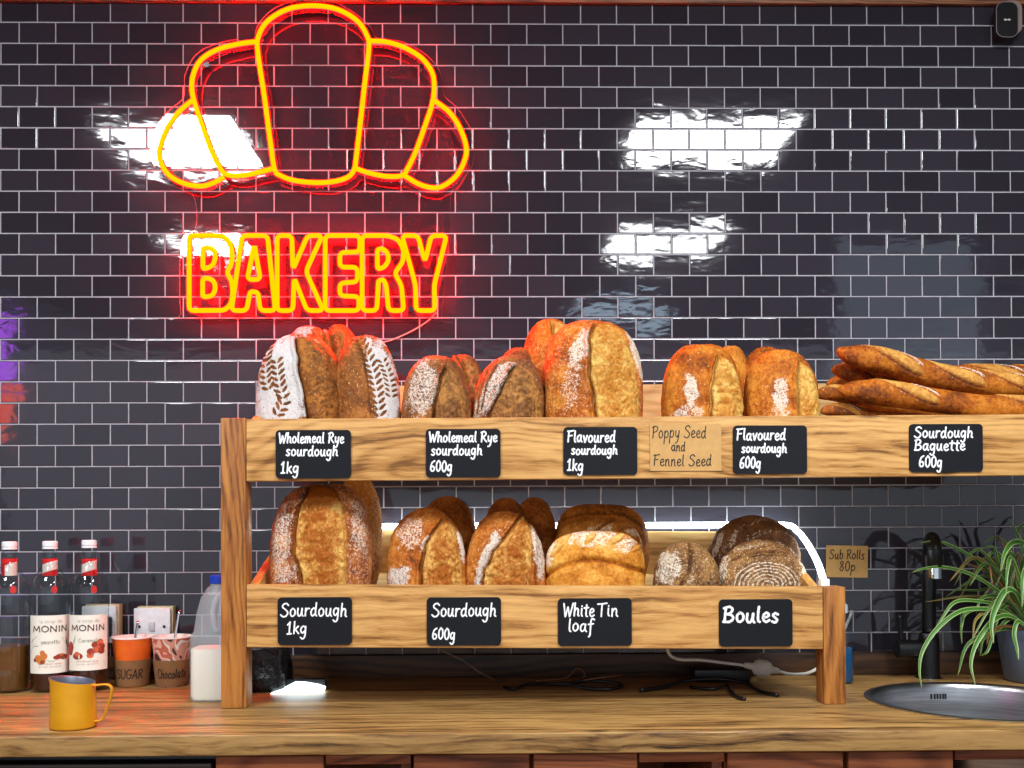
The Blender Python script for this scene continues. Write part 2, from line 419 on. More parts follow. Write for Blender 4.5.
# ------------------------------------------------------------------ the tiled wall
TP, RP, TX0, TZ0 = 0.0850010, 0.0496319, -1.11428, 1.17105 + CAMZ - 0.0   # fitted tile pitch and origin
TZ0 = 1.17105 + CAMZ
def build_wall():
    t = NT('navy_glazed_tile')
    at = t.attr('tile_rand'); tc = t.n('ShaderNodeTexCoord')
    mp = t.n('ShaderNodeMapping'); mp.inputs['Scale'].default_value = (15, 1, 30); t.l(tc.outputs['Object'], mp.inputs['Vector'])
    sc1 = t.n('ShaderNodeVectorMath', operation='SCALE'); sc1.inputs['Scale'].default_value = 23.0; t.l(at.outputs['Vector'], sc1.inputs[0])
    va = t.n('ShaderNodeVectorMath', operation='ADD'); t.l(mp.outputs[0], va.inputs[0]); t.l(sc1.outputs[0], va.inputs[1])
    h = t.noise(va.outputs[0], 1.0, 2.5, .45, .3)
    nm = t.bump(h, .46, .001)
    sp = t.n('ShaderNodeSeparateXYZ'); t.l(at.outputs['Vector'], sp.inputs[0])
    colr = t.ramp(sp.outputs[0], [(0.0, (43, 40, 48)), (1.0, (54, 50, 59))])
    b = t.bsdf(colr, .055, 0, .5, nm)
    tile = t.m
    grout = plain('grey_grout', (176, 172, 180), .9, bump=(300, .3, .0006))
    x0, x1, z0, z1 = -1.75, 2.05, .70, 2.50
    mb_v, mb_f, rnd, mi = [], [], [], []
    mb_v += [(x0, -.0034, z0), (x1, -.0034, z0), (x1, -.0034, z1), (x0, -.0034, z1), (x0, .12, z0), (x1, .12, z0), (x1, .12, z1), (x0, .12, z1)]
    mb_f += [(0, 1, 2, 3), (5, 4, 7, 6), (3, 2, 6, 7), (1, 0, 4, 5), (0, 3, 7, 4), (2, 1, 5, 6)]; mi += [1] * 6; rnd += [(0, 0, 0)] * 8
    R = random.Random(3)
    gap = .0023
    k = -1
    while True:
        zt = TZ0 - k * RP - gap / 2; zb = zt - RP + gap
        if zt < z0 + .01: break
        j = -9
        while True:
            xo = TX0 + (j - (0.5 if k % 2 else 0)) * TP
            xa, xb = xo + gap / 2, xo + TP - gap / 2
            j += 1
            if xb < x0: continue
            if xa > x1: break
            xa2, xb2 = max(xa, x0), min(xb, x1); zt2, zb2 = min(zt, z1), max(zb, z0)
            if xb2 - xa2 < .01 or zt2 - zb2 < .006: continue
            tx, tz = R.gauss(0, .0035), R.gauss(0, .0035)
            rv = (R.random(), R.random() * 7, R.random() * 7)
            cx, cz = (xa2 + xb2) / 2, (zt2 + zb2) / 2
            base = len(mb_v)
            rings = [(0.0, -.001), (.0002, -.0036), (.0007, -.0045), (.0016, -.0047)]
            for ins, y in rings:
                for (x, z) in ((xa2 + ins, zb2 + ins), (xb2 - ins, zb2 + ins), (xb2 - ins, zt2 - ins), (xa2 + ins, zt2 - ins)):
                    yy = y + (tx * (x - cx) + tz * (z - cz) if ins > 0 else 0)
                    mb_v.append((x, yy, z)); rnd.append(rv)
            for r in range(3):
                for q in range(4):
                    q2 = (q + 1) % 4
                    mb_f.append((base+r*4+q, base+r*4+q2, base+r*4+4+q2, base+r*4+4+q)); mi.append(0)
            mb_f.append(tuple(base + 12 + q for q in range(4))); mi.append(0)
        k += 1
    o = mk('wall_back', mb_v, mb_f, [tile, grout], smooth=False, attrs={'tile_rand': rnd}, origin=np.zeros(3))
    o.data.polygons.foreach_set('material_index', mi)
    tag(o, 'back wall of dark navy glazed brick tiles with pale grout', 'wall', kind='structure')
build_wall()
v_, f_ = box((-3.2, -6.6, -.06), (3.4, .12, 0), 0)
tag(mk('floor', v_, f_, wood('floor_wood', (120, 92, 66), (96, 70, 48), (60, 42, 28), 'x', .5, .7, False), smooth=False), 'dark boarded floor of the shop', 'floor', kind='structure')
v_, f_ = box((-3.2, -6.6, 2.785), (3.4, .12, 2.84), 0)
tag(mk('ceiling', v_, f_, plain('dark_ceiling', (46, 42, 42), .9), smooth=False), 'dark painted ceiling of the shop', 'ceiling', kind='structure')
v_, f_ = box((-1.75, -.004, 2.5005), (2.05, .12, 2.784), 0)
tag(mk('wall_upper', v_, f_, plain('dark_upper_wall', (50, 42, 42), .85), smooth=False), 'plain dark strip of wall above the tiles', 'wall', kind='structure')
# timber trim over the tiles
zt = P(640, 2.6, -.018)[2]
o = mk('trim_1', *box((-1.75, -.018, zt), (2.05, -.0055, zt + .12), .002), wood('trim_wood', (150, 100, 66), (120, 76, 48), (80, 46, 28), 'x', .5, .8, False), smooth=30)
tag(o, 'brown timber trim along the top of the tiled wall', 'trim', kind='structure')

# ------------------------------------------------------------------ worktop, upstand, cabinets
CZ = 0.90
CT_F = -0.645                     # front edge of the worktop
SINK = PZ(981, 700.8, CZ); SINK_R = .2215
def build_counter():
    bm = bmesh.new()
    me0 = bpy.data.meshes.new('worktop')
    v, f = box((-1.75, CT_F, CZ - .036), (2.0, 0.0, CZ), .004, 3)
    me0.from_pydata(v, [], f)
    tmp = bpy.data.objects.new('worktop_src', me0); COL.objects.link(tmp)
    cv, cf = lathe([(0, -.1), (SINK_R - .012, -.1), (SINK_R - .012, .1), (0, .1)], (SINK[0], SINK[1], CZ), 64)
    cme = bpy.data.meshes.new('cut'); cme.from_pydata(cv, [], cf); cut = bpy.data.objects.new('cut', cme); COL.objects.link(cut)
    md = tmp.modifiers.new('b', 'BOOLEAN'); md.object = cut; md.operation = 'DIFFERENCE'; md.solver = 'EXACT'
    dg = bpy.context.evaluated_depsgraph_get(); ev = tmp.evaluated_get(dg).to_mesh()
    vv = [tuple(x.co) for x in ev.vertices]; ff = [tuple(p.vertices) for p in ev.polygons]
    bpy.data.objects.remove(tmp); bpy.data.objects.remove(cut)
    o = mk('worktop', vv, ff, MAT['counter'], smooth=30, origin=np.array([0, 0, CZ - .036]))
    tag(o, 'long worn wooden worktop with a round sink let into its right end', 'worktop')
build_counter()
uz = P(950, 652, -.02)[2]
o = mk('trim_2', *box((-1.75, -.022, CZ), (2.0, -.006, uz), .002), MAT['upstand'], smooth=30)
tag(o, 'dark wooden upstand along the back of the worktop', 'trim', kind='structure')

def build_cabinets():
    Y = CT_F + .03
    zt = CZ - .037
    rows = [
        ('cabinet', 'wooden cabinet below the worktop under the left post of the bread rack', 213, 411, [(215, 324)], [(327, 409)]),
        ('cabinet', 'wooden cabinet with two drawers below the middle of the worktop', 412, 725, [(413, 530), (533, 638)], [(641, 723)]),
        ('cabinet', 'wooden cabinet with two drawers below the worktop near the sink', 726, 1215, [(727, 844), (848, 954)], [(957, 1212)]),
    ]
    dark = plain('cabinet_inside', (20, 14, 11), .8)
    for nm, lab, a, b, drs, bays in rows:
        xa, xb = P(a, 758, Y)[0], P(b, 758, Y)[0]
        root = empty(nm, ((xa + xb) / 2, Y + .25, 0.02), lab, 'cabinet', 'cabinets under the worktop')
        mb = MB()
        # carcass: sides, back, base, rail between the fronts
        mb.add(*box((xa + .001, Y + .02, .02), (xa + .019, -.05, zt), .001))
        mb.add(*box((xb - .019, Y + .02, .02), (xb - .001, -.05, zt), .001))
        mb.add(*box((xa + .019, -.07, .02), (xb - .019, -.05, zt), .001))
        mb.add(*box((xa + .019, Y + .02, .02), (xb - .019, -.07, .04), .001))
        for (p, q) in bays: mb.add(*box((P(p - 1.5, 758, Y)[0], Y + .002, zt - .022), (P(q + 1.5, 758, Y)[0], Y + .02, zt - .006), .001))
        mb.build('carcass', MAT['drawer'], root, 30)
        for (p, q) in drs:
            pa, pb = P(p, 758, Y)[0], P(q, 758, Y)[0]
            d = mk('drawer', *box((pa + .001, Y, zt - .17), (pb - .001, Y + .02, zt - .006), .003, 3), MAT['drawer'], root, 30)
            mk('handle', *box(((pa+pb)/2 - .05, Y - .02, zt - .10), ((pa+pb)/2 + .05, Y, zt - .09), .003), MAT['black_metal'], d, 30)
            mk('door', *box((pa + .001, Y, .06), (pb - .001, Y + .02, zt - .176), .003, 3), MAT['drawer'], root, 30)
        for (p, q) in bays:
            pa, pb = P(p, 758, Y)[0], P(q, 758, Y)[0]
            mk('shelf', *box((pa, Y + .04, .42), (pb, -.08, .44), .001), dark, root, 30)
    # black appliance front at the left
    xa, xb = P(-60, 760, Y)[0], P(211.5, 760, Y)[0]
    r = empty('undercounter_fridge', ((xa+xb)/2, Y + .2, .02), 'black undercounter fridge front below the left end of the worktop', 'fridge')
    blk = plain('fridge_black', (26, 22, 21), .35)
    mk('body', *box((xa, Y + .03, .02), (xb, -.06, zt - .004), .003), blk, r, 30)
    dr = mk('door', *box((xa, Y, .06), (xb, Y + .028, zt - .016), .004, 3), blk, r, 30)
    mk('door_trim', *box((xa, Y - .004, zt - .028), (xb, Y, zt - .018), .001), plain('fridge_trim', (60, 48, 42), .3), dr, 30)
build_cabinets()

# ------------------------------------------------------------------ the bread rack
SF = -0.393                        # front face of the rack
def build_rack():
    root = empty('bread_display_rack', (P(230, 705, SF)[0], SF, CZ), 'two-tier wooden bread rack with sloping trays standing on the worktop', 'display rack')
    bw = .022
    def z_at(px, py, Y=SF): return P(px, py, Y)[2]
    # posts
    xl0, xl1 = P(221, 560, SF)[0], P(246, 560, SF)[0]
    pz = z_at(232, 418)
    mk('post', *box((xl0, SF - .002, CZ + .0005), (xl1, SF + .05, pz), .002), MAT['pine_post'], root, 30)
    xr0, xr1 = P(823.5, 640, SF)[0], P(845.5, 640, SF)[0]
    mk('post', *box((xr0, SF - .002, CZ + .0005), (xr1, SF + .05, z_at(834, 587)), .002), MAT['pine_post'], root, 30)
    def tray(xa, xb, tl, tr, bl, br, rise_back, Ybk=-.008):
        """front board corners z: tl,tr top, bl,br bottom"""
        mk('front_board', *hexa([(xa, SF, bl), (xb, SF, br), (xb, SF + bw, br), (xa, SF + bw, bl), (xa, SF, tl), (xb, SF, tr), (xb, SF + bw, tr), (xa, SF + bw, tl)], .0025, 3), MAT['pine'], root, 30)
        f0, b0 = SF + bw, Ybk - .02
        for (x0, x1, t, b) in ((xa + .001, xa + .019, tl, bl), (xb - .019, xb - .001, tr, br)):
            mk('side_board', *hexa([(x0, f0, b), (x1, f0, b), (x1, b0, b + rise_back), (x0, b0, b + rise_back), (x0, f0, t - .001), (x1, f0, t - .001), (x1, b0, t + rise_back), (x0, b0, t + rise_back)], .002, 2), MAT['pine_side'], root, 30)
        fl0, fr0 = bl + .012, br + .012
        mk('tray_floor', *hexa([(xa + .019, f0, fl0), (xb - .019, f0, fr0), (xb - .019, b0, fr0 + rise_back), (xa + .019, b0, fl0 + rise_back), (xa + .019, f0, fl0 + .012), (xb - .019, f0, fr0 + .012), (xb - .019, b0, fr0 + rise_back + .012), (xa + .019, b0, fl0 + rise_back + .012)], .001, 1), MAT['pine_back'], root, 30)
        mk('back_board', *hexa([(xa + .001, b0, bl + rise_back), (xb - .001, b0, br + rise_back), (xb - .001, Ybk, br + rise_back), (xa + .001, Ybk, bl + rise_back), (xa + .001, b0, tl + rise_back), (xb - .001, b0, tr + rise_back), (xb - .001, Ybk, tr + rise_back), (xa + .001, Ybk, tl + rise_back)], .002, 2), MAT['pine_back'], root, 30)
    ux0, ux1 = xl1 + .0005, P(1100, 440, SF)[0]
    k = (P(1100, 440, SF)[0] - P(245, 440, SF)[0]) / (P(1020, 440, SF)[0] - P(245, 440, SF)[0])
    uTL, uTR = z_at(246, 419), z_at(1020, 414.3); uBL, uBR = z_at(246, 481.5), z_at(1020, 475.6)
    uTR = uTL + (uTR - uTL) * k; uBR = uBL + (uBR - uBL) * k
    tray(ux0, ux1, uTL, uTR, uBL, uBR, .112)
    lx0, lx1 = xl1 + .0005, xr0 - .0005
    tray(lx0, lx1, z_at(247, 584.6), z_at(822, 586.8), z_at(247, 647.4), z_at(822, 649.2), .104)
    return dict(ux0=ux0, uTL=uTL, uTR=uTR, ux1=ux1, uBL=uBL, uBR=uBR, lTL=z_at(247, 584.6), lBL=z_at(247, 647.4), lBR=z_at(822, 649.2), lx0=lx0, lx1=lx1)
RK = build_rack()
FLOOR0, BACK0 = SF + .022, -.028
def floor_z(tier, X, Y):
    """top of the tray floor"""
    a, b, x0, x1, rise = (RK['uBL'], RK['uBR'], RK['ux0'], RK['ux1'], .112) if tier == 'u' else (RK['lBL'], RK['lBR'], RK['lx0'], RK['lx1'], .104)
    z = a + (b - a) * (X - x0) / (x1 - x0) + .024
    return z + rise * (Y - FLOOR0) / (BACK0 - FLOOR0)

# cool white light tube along the lower tray's back edge
def led():
    r = empty('led_light_tube', P(640, 527, -.018), 'glowing cool white light tube along the back edge of the lower tray', 'light')
    bz = RK['lTL'] + .104 + .0075
    xA, xB = P(300, 527, -.018)[0], P(780, 527, -.018)[0]
    pts = [(xA, -.030, bz - .01), (xA + .02, -.030, bz)] + [(xA + (xB - xA) * k / 6, -.030, bz) for k in range(1, 7)]
    for px, py, Y in ((797, 531, -.05), (807, 543, -.11), (815, 557, -.19), (820.5, 570, -.28), (824, 583, -.35)):
        pts.append(tuple(P(px, py, Y)))
    p = catmull(pts, 6)
    mk('tube', *tube(p, .0064, 10), emis('led_white', (.80, .95, 1, 1), 18.0), r)
    for q in (p[0], p[-1]): mk('end_cap', *box(np.array(q) - .009, np.array(q) + .009, .002), MAT['white_plastic'], r, 30)
led()

# ------------------------------------------------------------------ chalk labels
def fit(label, px0, px1, py0, py1, Y, kind, lines, lab, cat, rot=0.0, grp=None, hw=None):
    a = P(px0, py1, Y); b = P(px1, py0, Y)
    x0, x1, z0, z1 = a[0], b[0], a[2], b[2]
    root = empty(label, ((x0+x1)/2, Y, z0), lab, cat, grp)
    th = .003 if kind == 'chalk' else .0012
    cx, cz = (x0+x1)/2, (z0+z1)/2
    def R_(x, z):
        c, s = math.cos(rot), math.sin(rot); return (cx + (x-cx)*c - (z-cz)*s, cz + (x-cx)*s + (z-cz)*c)
    poly = [R_(*q) for q in rrect(x0, x1, z0, z1, .008 if kind == 'chalk' else .0008)]
    poly = poly[::1]
    v, f = prism(poly[::-1], Y - th, Y - .0002)
    mk('board' if kind == 'chalk' else 'card', v, [q[::-1] for q in f], MAT['slate'] if kind == 'chalk' else MAT['kraft'], root, 30)
    rnd = random.Random(hash(lab) % 1000 if False else len(lab) * 7 + int(px0))
    polys = []
    kx, kz = (x1-x0)/(px1-px0), (z1-z0)/(py1-py0)
    for (s, lx0, lx1, base, cap) in lines:
        for pl in strokes(s, lx0, base, cap * 1.02, lx1 - lx0, .06, .03, rnd):
            polys.append([(q[0], 2 * base - q[1]) for q in pl])       # pixel rows run downwards
    w = hw or (.78 if kind == 'chalk' else .52)
    def mp(px, py, d=0.0):
        x, z = R_(x0 + (px-px0)*kx, z1 - (py-py0)*kz)
        return (x, Y - th - .0003 - d, z)
    ribbon(polys, w, mp).build('lettering', MAT['chalk'] if kind == 'chalk' else MAT['ink'], root, False)
CH = 'chalk labels on the bread rack'
LY = SF - .0006
fit('chalk_label', 276, 351, 430, 478.5, LY, 'chalk', [('Wholemeal Rye', 279, 344, 443, 10), ('sourdough', 286, 338, 456, 10), ('1kg', 281, 299, 473, 11)], 'black chalk label reading Wholemeal Rye Sourdough 1kg on the upper board', 'label', 0, CH)
fit('chalk_label', 426, 500.5, 429, 477.5, LY, 'chalk', [('Wholemeal Rye', 429, 497, 442, 10), ('sourdough', 431, 482, 455, 10), ('600g', 430, 452, 471.5, 10.5)], 'black chalk label reading Wholemeal Rye Sourdough 600g on the upper board', 'label', 0, CH)
fit('chalk_label', 563.5, 637, 427, 475, LY, 'chalk', [('Flavoured', 567, 615, 442, 11), ('sourdough', 571, 617, 454.5, 9), ('1kg', 567, 583, 470.5, 11)], 'black chalk label reading Flavoured Sourdough 1kg below the largest floury loaf', 'label', 0, CH)
fit('chalk_label', 733, 806.5, 425.5, 474, LY, 'chalk', [('Flavoured', 736, 785, 440, 11), ('sourdough', 741, 786, 452.5, 9), ('600g', 739, 760, 468, 11)], 'black chalk label reading Flavoured Sourdough 600g right of the brown card', 'label', 0, CH)
fit('chalk_label', 909, 982, 424, 472, LY, 'chalk', [('Sourdough', 914, 972, 437.5, 10.5), ('Baguette', 914, 964, 450.5, 10.5), ('600g', 918, 941, 467, 11)], 'black chalk label reading Sourdough Baguette 600g below the baguettes', 'label', 0, CH)
fit('chalk_label', 278, 352, 597, 645, LY, 'chalk', [('Sourdough', 281, 347, 616, 13), ('1kg', 287, 307, 633.5, 12)], 'black chalk label reading Sourdough 1kg at the left of the lower board', 'label', 0, CH)
fit('chalk_label', 427, 501, 597, 645.5, LY, 'chalk', [('Sourdough', 432, 496, 616, 13), ('600g', 432, 455, 639, 11)], 'black chalk label reading Sourdough 600g on the lower board', 'label', 0, CH)
fit('chalk_label', 558, 631.5, 598, 646, LY, 'chalk', [('White', 563, 594, 616, 13), ('Tin', 597, 618, 616, 13), ('loaf', 568, 593, 631, 12.5)], 'black chalk label reading White Tin Loaf on the lower board', 'label', 0, CH)
fit('chalk_label', 719, 792, 599, 646.5, LY, 'chalk', [('Boules', 723, 778, 622, 15)], 'black chalk label reading Boules at the right of the lower board', 'label', 0, CH, 1.25)
fit('price_card', 650, 721, 424, 471, LY, 'card', [('Poppy Seed', 652, 706, 438, 12), ('and', 671, 685, 451, 9.5), ('Fennel Seed', 653, 711, 466, 11)], 'brown card reading Poppy Seed and Fennel Seed on the upper board', 'card', 0, None)
fit('price_card', 826, 867.5, 545.5, 577.5, -.008, 'card', [('Sub Rolls', 829, 864, 559, 9), ('80p', 839, 855, 571, 9.5)], 'brown card reading Sub Rolls 80p stuck on the tiles', 'card', -.02, None)
# ------------------------------------------------------------------ neon sign
def neon():
    Y = -.036
    root = empty('neon_sign', P(318, 318, -.02), 'glowing yellow neon sign of a croissant above the word BAKERY on clear acrylic', 'sign')
    # silicone light tube: brightest on its rounded front, opaque-ish base behind
    def tube_mat(name, back):
        t = NT(name)
        ge = t.n('ShaderNodeNewGeometry'); sp = t.n('ShaderNodeSeparateXYZ'); t.l(ge.outputs['Normal'], sp.inputs[0])
        fr = t.math('MULTIPLY', sp.outputs['Y'], -1.0)
        colr = t.ramp(fr, [(.0, (1, .001, .001, 1)), (.25, (1, .0025, .0, 1)), (.5, (1, .0041, .0, 1)), (1, (1, .0043, 0, 1))])
        st = t.ramp(t.math('MULTIPLY_ADD', fr, .5, .5), [(.30, (back, back, back, 1)), (.46, (.75, .75, .75, 1)), (.7, (1, 1, 1, 1))])
        e = t.n('ShaderNodeEmission'); t.l(colr, e.inputs[0]); t.l(t.math('MULTIPLY', st, NEON), e.inputs[1]); t.l(e.outputs[0], t.out.inputs[0])
        return t.m
    mat = tube_mat('neon_tube', .02); mat_l = tube_mat('neon_tube_letters', .22)
    def c1(pts): return [(140 + x / 2.844, y / 2.844) for x, y in pts]
    def c2(pts): return [(170 + x / 3.413, 190 + y / 3.413) for x, y in pts]
    r = .0057
    def run(name, pts, closed, n=5, par=root):
        q = [P(x, y, Y) for x, y in pts]
        q = catmull(q, n, closed)
        return mk(name, *tube(q, r, 10, closed), mat, par)
    mid = c1([(383,482),(372,410),(354,275),(336,155),(336,108),(362,62),(420,27),(490,17),(560,27),(618,60),(647,105),(651,140),(641,225),(628,340),(615,450),(609,484),(590,505),(550,517),(500,520),(440,514),(400,500)])
    run('croissant_segment', mid, True)
    run('croissant_segment', c1([(331,119),(280,126),(220,142),(175,170),(153,210),(148,250),(155,290),(175,350),(200,420),(225,473),(247,497),(290,500),(340,490),(378,480)]), False)
    run('croissant_segment', c1([(656,117),(700,120),(750,135),(800,165),(830,205),(837,250),(830,300),(810,360),(785,430),(762,478),(745,500),(700,502),(650,492),(615,480)]), False)
    run('croissant_segment', c1([(152,284),(110,320),(75,372),(56,430),(62,467),(85,500),(125,522),(175,530),(215,518),(240,503)]), False)
    run('croissant_segment', c1([(838,287),(880,320),(910,365),(928,420),(922,460),(900,500),(865,528),(835,535),(795,525),(752,500)]), False)
    def poly(pts, corner=5.0):
        """outline with slightly rounded corners"""
        out = []; n = len(pts)
        for i in range(n):
            a, b, c = (np.array(pts[i-1], float), np.array(pts[i], float), np.array(pts[(i+1) % n], float))
            la, lc = np.linalg.norm(a-b), np.linalg.norm(c-b)
            k = min(corner, la*.4, lc*.4)
            p0, p2 = b + (a-b)/la*k, b + (c-b)/lc*k
            for tt in (0, .33, .67, 1): out.append((1-tt)**2*p0 + 2*tt*(1-tt)*b + tt*tt*p2)
        return [tuple(p) for p in out]
    L = {
     'B': [[(66,156),(160,156),(185,160),(205,180),(214,215),(210,255),(194,282),(210,308),(216,350),(208,392),(186,411),(66,412)], [(113,198),(138,198),(152,208),(156,230),(148,256),(132,266),(113,270)], [(112,302),(136,302),(152,314),(156,338),(146,360),(128,365),(112,364)]],
     'A': [[(247,156),(333,156),(360,412),(308,412),(301,350),(274,346),(262,412),(210,412)], [(288,186),(264,306),(309,306)]],
     'K': [[(366,156),(416,156),(420,272),(470,156),(520,156),(464,278),(524,412),(468,412),(424,300),(420,412),(366,412)]],
     'E': [[(530,156),(648,156),(648,212),(580,214),(580,264),(640,264),(640,314),(580,318),(580,362),(645,364),(645,412),(530,412)]],
     'R': [[(656,156),(745,156),(780,170),(798,205),(796,245),(766,284),(790,325),(798,412),(746,412),(738,325),(728,306),(712,310),(706,412),(656,412)], [(708,202),(730,202),(744,218),(746,240),(734,262),(708,272)]],
     'Y': [[(792,156),(846,156),(870,246),(892,156),(944,156),(902,325),(904,412),(840,412),(838,325)]],
    }
    for ch, loops in L.items():
        mb = MB()
        for lp in loops:
            q = [P(x, y, Y) for x, y in c2(poly(lp, 16))]
            mb.add(*tube(q, r, 10, True))
        o = mb.build('letter', mat_l, root)
    # clear acrylic backing
    out = [(253,44),(257,27),(272,10),(296,0),(313,-2),(332,1),(356,14),(371,28),(377,38),(402,42),(425,54),(440,72),(444,95),(457,108),(471,130),(475,152),(469,172),(453,188),(450,212),(451,236),(447,262),(441,318),(434,321),(190,320),(181,314),(180,262),(183,236),(194,232),(197,215),(192,193),(175,187),(157,172),(150,150),(156,128),(170,110),(184,97),(185,75),(196,55),(214,45),(236,40)]
    q = [P(x, y, -.028) for x, y in catmull(out, 4, True)]
    v, f = prism([(p[0], p[2]) for p in q], -.0305, -.0265)
    t = NT('clear_acrylic')
    lw_ = t.n('ShaderNodeLayerWeight'); fz = t.math('MULTIPLY_ADD', t.math('POWER', lw_.outputs['Facing'], 5.0), .85, .034)
    tr = t.n('ShaderNodeBsdfTransparent'); tr.inputs[0].default_value = (.985, .99, .99, 1)
    gl = t.n('ShaderNodeBsdfGlossy'); gl.inputs['Roughness'].default_value = .02
    mx = t.n('ShaderNodeMixShader'); t.l(fz, mx.inputs[0]); t.l(tr.outputs[0], mx.inputs[1]); t.l(gl.outputs[0], mx.inputs[2]); t.l(mx.outputs[0], t.out.inputs[0])
    te = NT('acrylic_edge'); a_ = te.n('ShaderNodeBsdfTransparent'); b_ = te.n('ShaderNodeBsdfDiffuse'); b_.inputs[0].default_value = (.85, .8, .82, 1)  # milky pinkish colour stands in for light glowing along the edge
    m_ = te.n('ShaderNodeMixShader'); m_.inputs[0].default_value = .35; te.l(a_.outputs[0], m_.inputs[1]); te.l(b_.outputs[0], m_.inputs[2]); te.l(m_.outputs[0], te.out.inputs[0])
    pan = mk('acrylic_panel', v, [x[::-1] for x in f], [t.m, te.m], root, 30)
    pan.data.polygons.foreach_set('material_index', [0, 0] + [1] * (len(f) - 2))
    for px, py in ((207, 65), (422, 67), (411, 309), (196, 309)):
        c = P(px, py, -.0305); mb = MB()
        mb.add(*tube([c, c + np.array([0, .0255, 0])], .004, 10)); mb.add(*tube([c + np.array([0, -.004, 0]), c], .0062, 12))
        mb.build('standoff', MAT['chrome'], root, 30)
    w = [P(436, 312, -.026), P(428, 321, -.018), P(412, 331, -.012), P(392, 340, -.010), P(372, 347, -.012), P(362, 372, -.016)]
    mk('power_wire', *tube(catmull(w, 6), .0019, 6), plain('clear_wire', (205, 160, 150), .4), root)
NEON = 170.0
neon()

# ------------------------------------------------------------------ bread
def _h(ix, iy, iz, seed):
    n = (ix * 374761393 + iy * 668265263 + iz * 2147483647 + seed * 974634541) & 0xffffffff
    n = ((n ^ (n >> 13)) * 1274126177) & 0xffffffff
    return ((n ^ (n >> 16)) & 0xffff) / 65535.0
def vnoise(p, scale, seed=0):
    q = p * scale + 1000.0; i = np.floor(q).astype(np.int64); f = q - i; f = f * f * (3 - 2 * f)
    r = 0
    for dx in (0, 1):
        for dy in (0, 1):
            for dz in (0, 1):
                w = (f[:, 0] if dx else 1 - f[:, 0]) * (f[:, 1] if dy else 1 - f[:, 1]) * (f[:, 2] if dz else 1 - f[:, 2])
                r = r + w * _h(i[:, 0] + dx, i[:, 1] + dy, i[:, 2] + dz, seed)
    return r * 2 - 1
def quad_sphere(nf, nr):
    """unit sphere from a cube grid; nf cells along x and z, nr along y"""
    key = {}; V = []; Fc = []
    n = nf
    def vid(i, j, k):
        if (i, j, k) not in key:
            c = [2 * i / n - 1, 2 * j / nr - 1, 2 * k / n - 1]
            c = [math.tan(x * PI / 4) for x in c]
            key[(i, j, k)] = len(V); V.append(c)
        return key[(i, j, k)]
    for a in range(n):
        for b in range(n):
            Fc.append((vid(a, 0, b), vid(a+1, 0, b), vid(a+1, 0, b+1), vid(a, 0, b+1)))
            Fc.append((vid(a, nr, b), vid(a, nr, b+1), vid(a+1, nr, b+1), vid(a+1, nr, b)))
    for a in range(n):
        for b in range(nr):
            Fc.append((vid(a, b, 0), vid(a, b+1, 0), vid(a+1, b+1, 0), vid(a+1, b, 0)))
            Fc.append((vid(a, b, n), vid(a+1, b, n), vid(a+1, b+1, n), vid(a, b+1, n)))
            Fc.append((vid(0, b, a), vid(0, b, a+1), vid(0, b+1, a+1), vid(0, b+1, a)))
            Fc.append((vid(n, b, a), vid(n, b+1, a), vid(n, b+1, a+1), vid(n, b, a+1)))
    V = np.array(V); V /= np.linalg.norm(V, axis=1, keepdims=True)
    return V, Fc
QS = {}
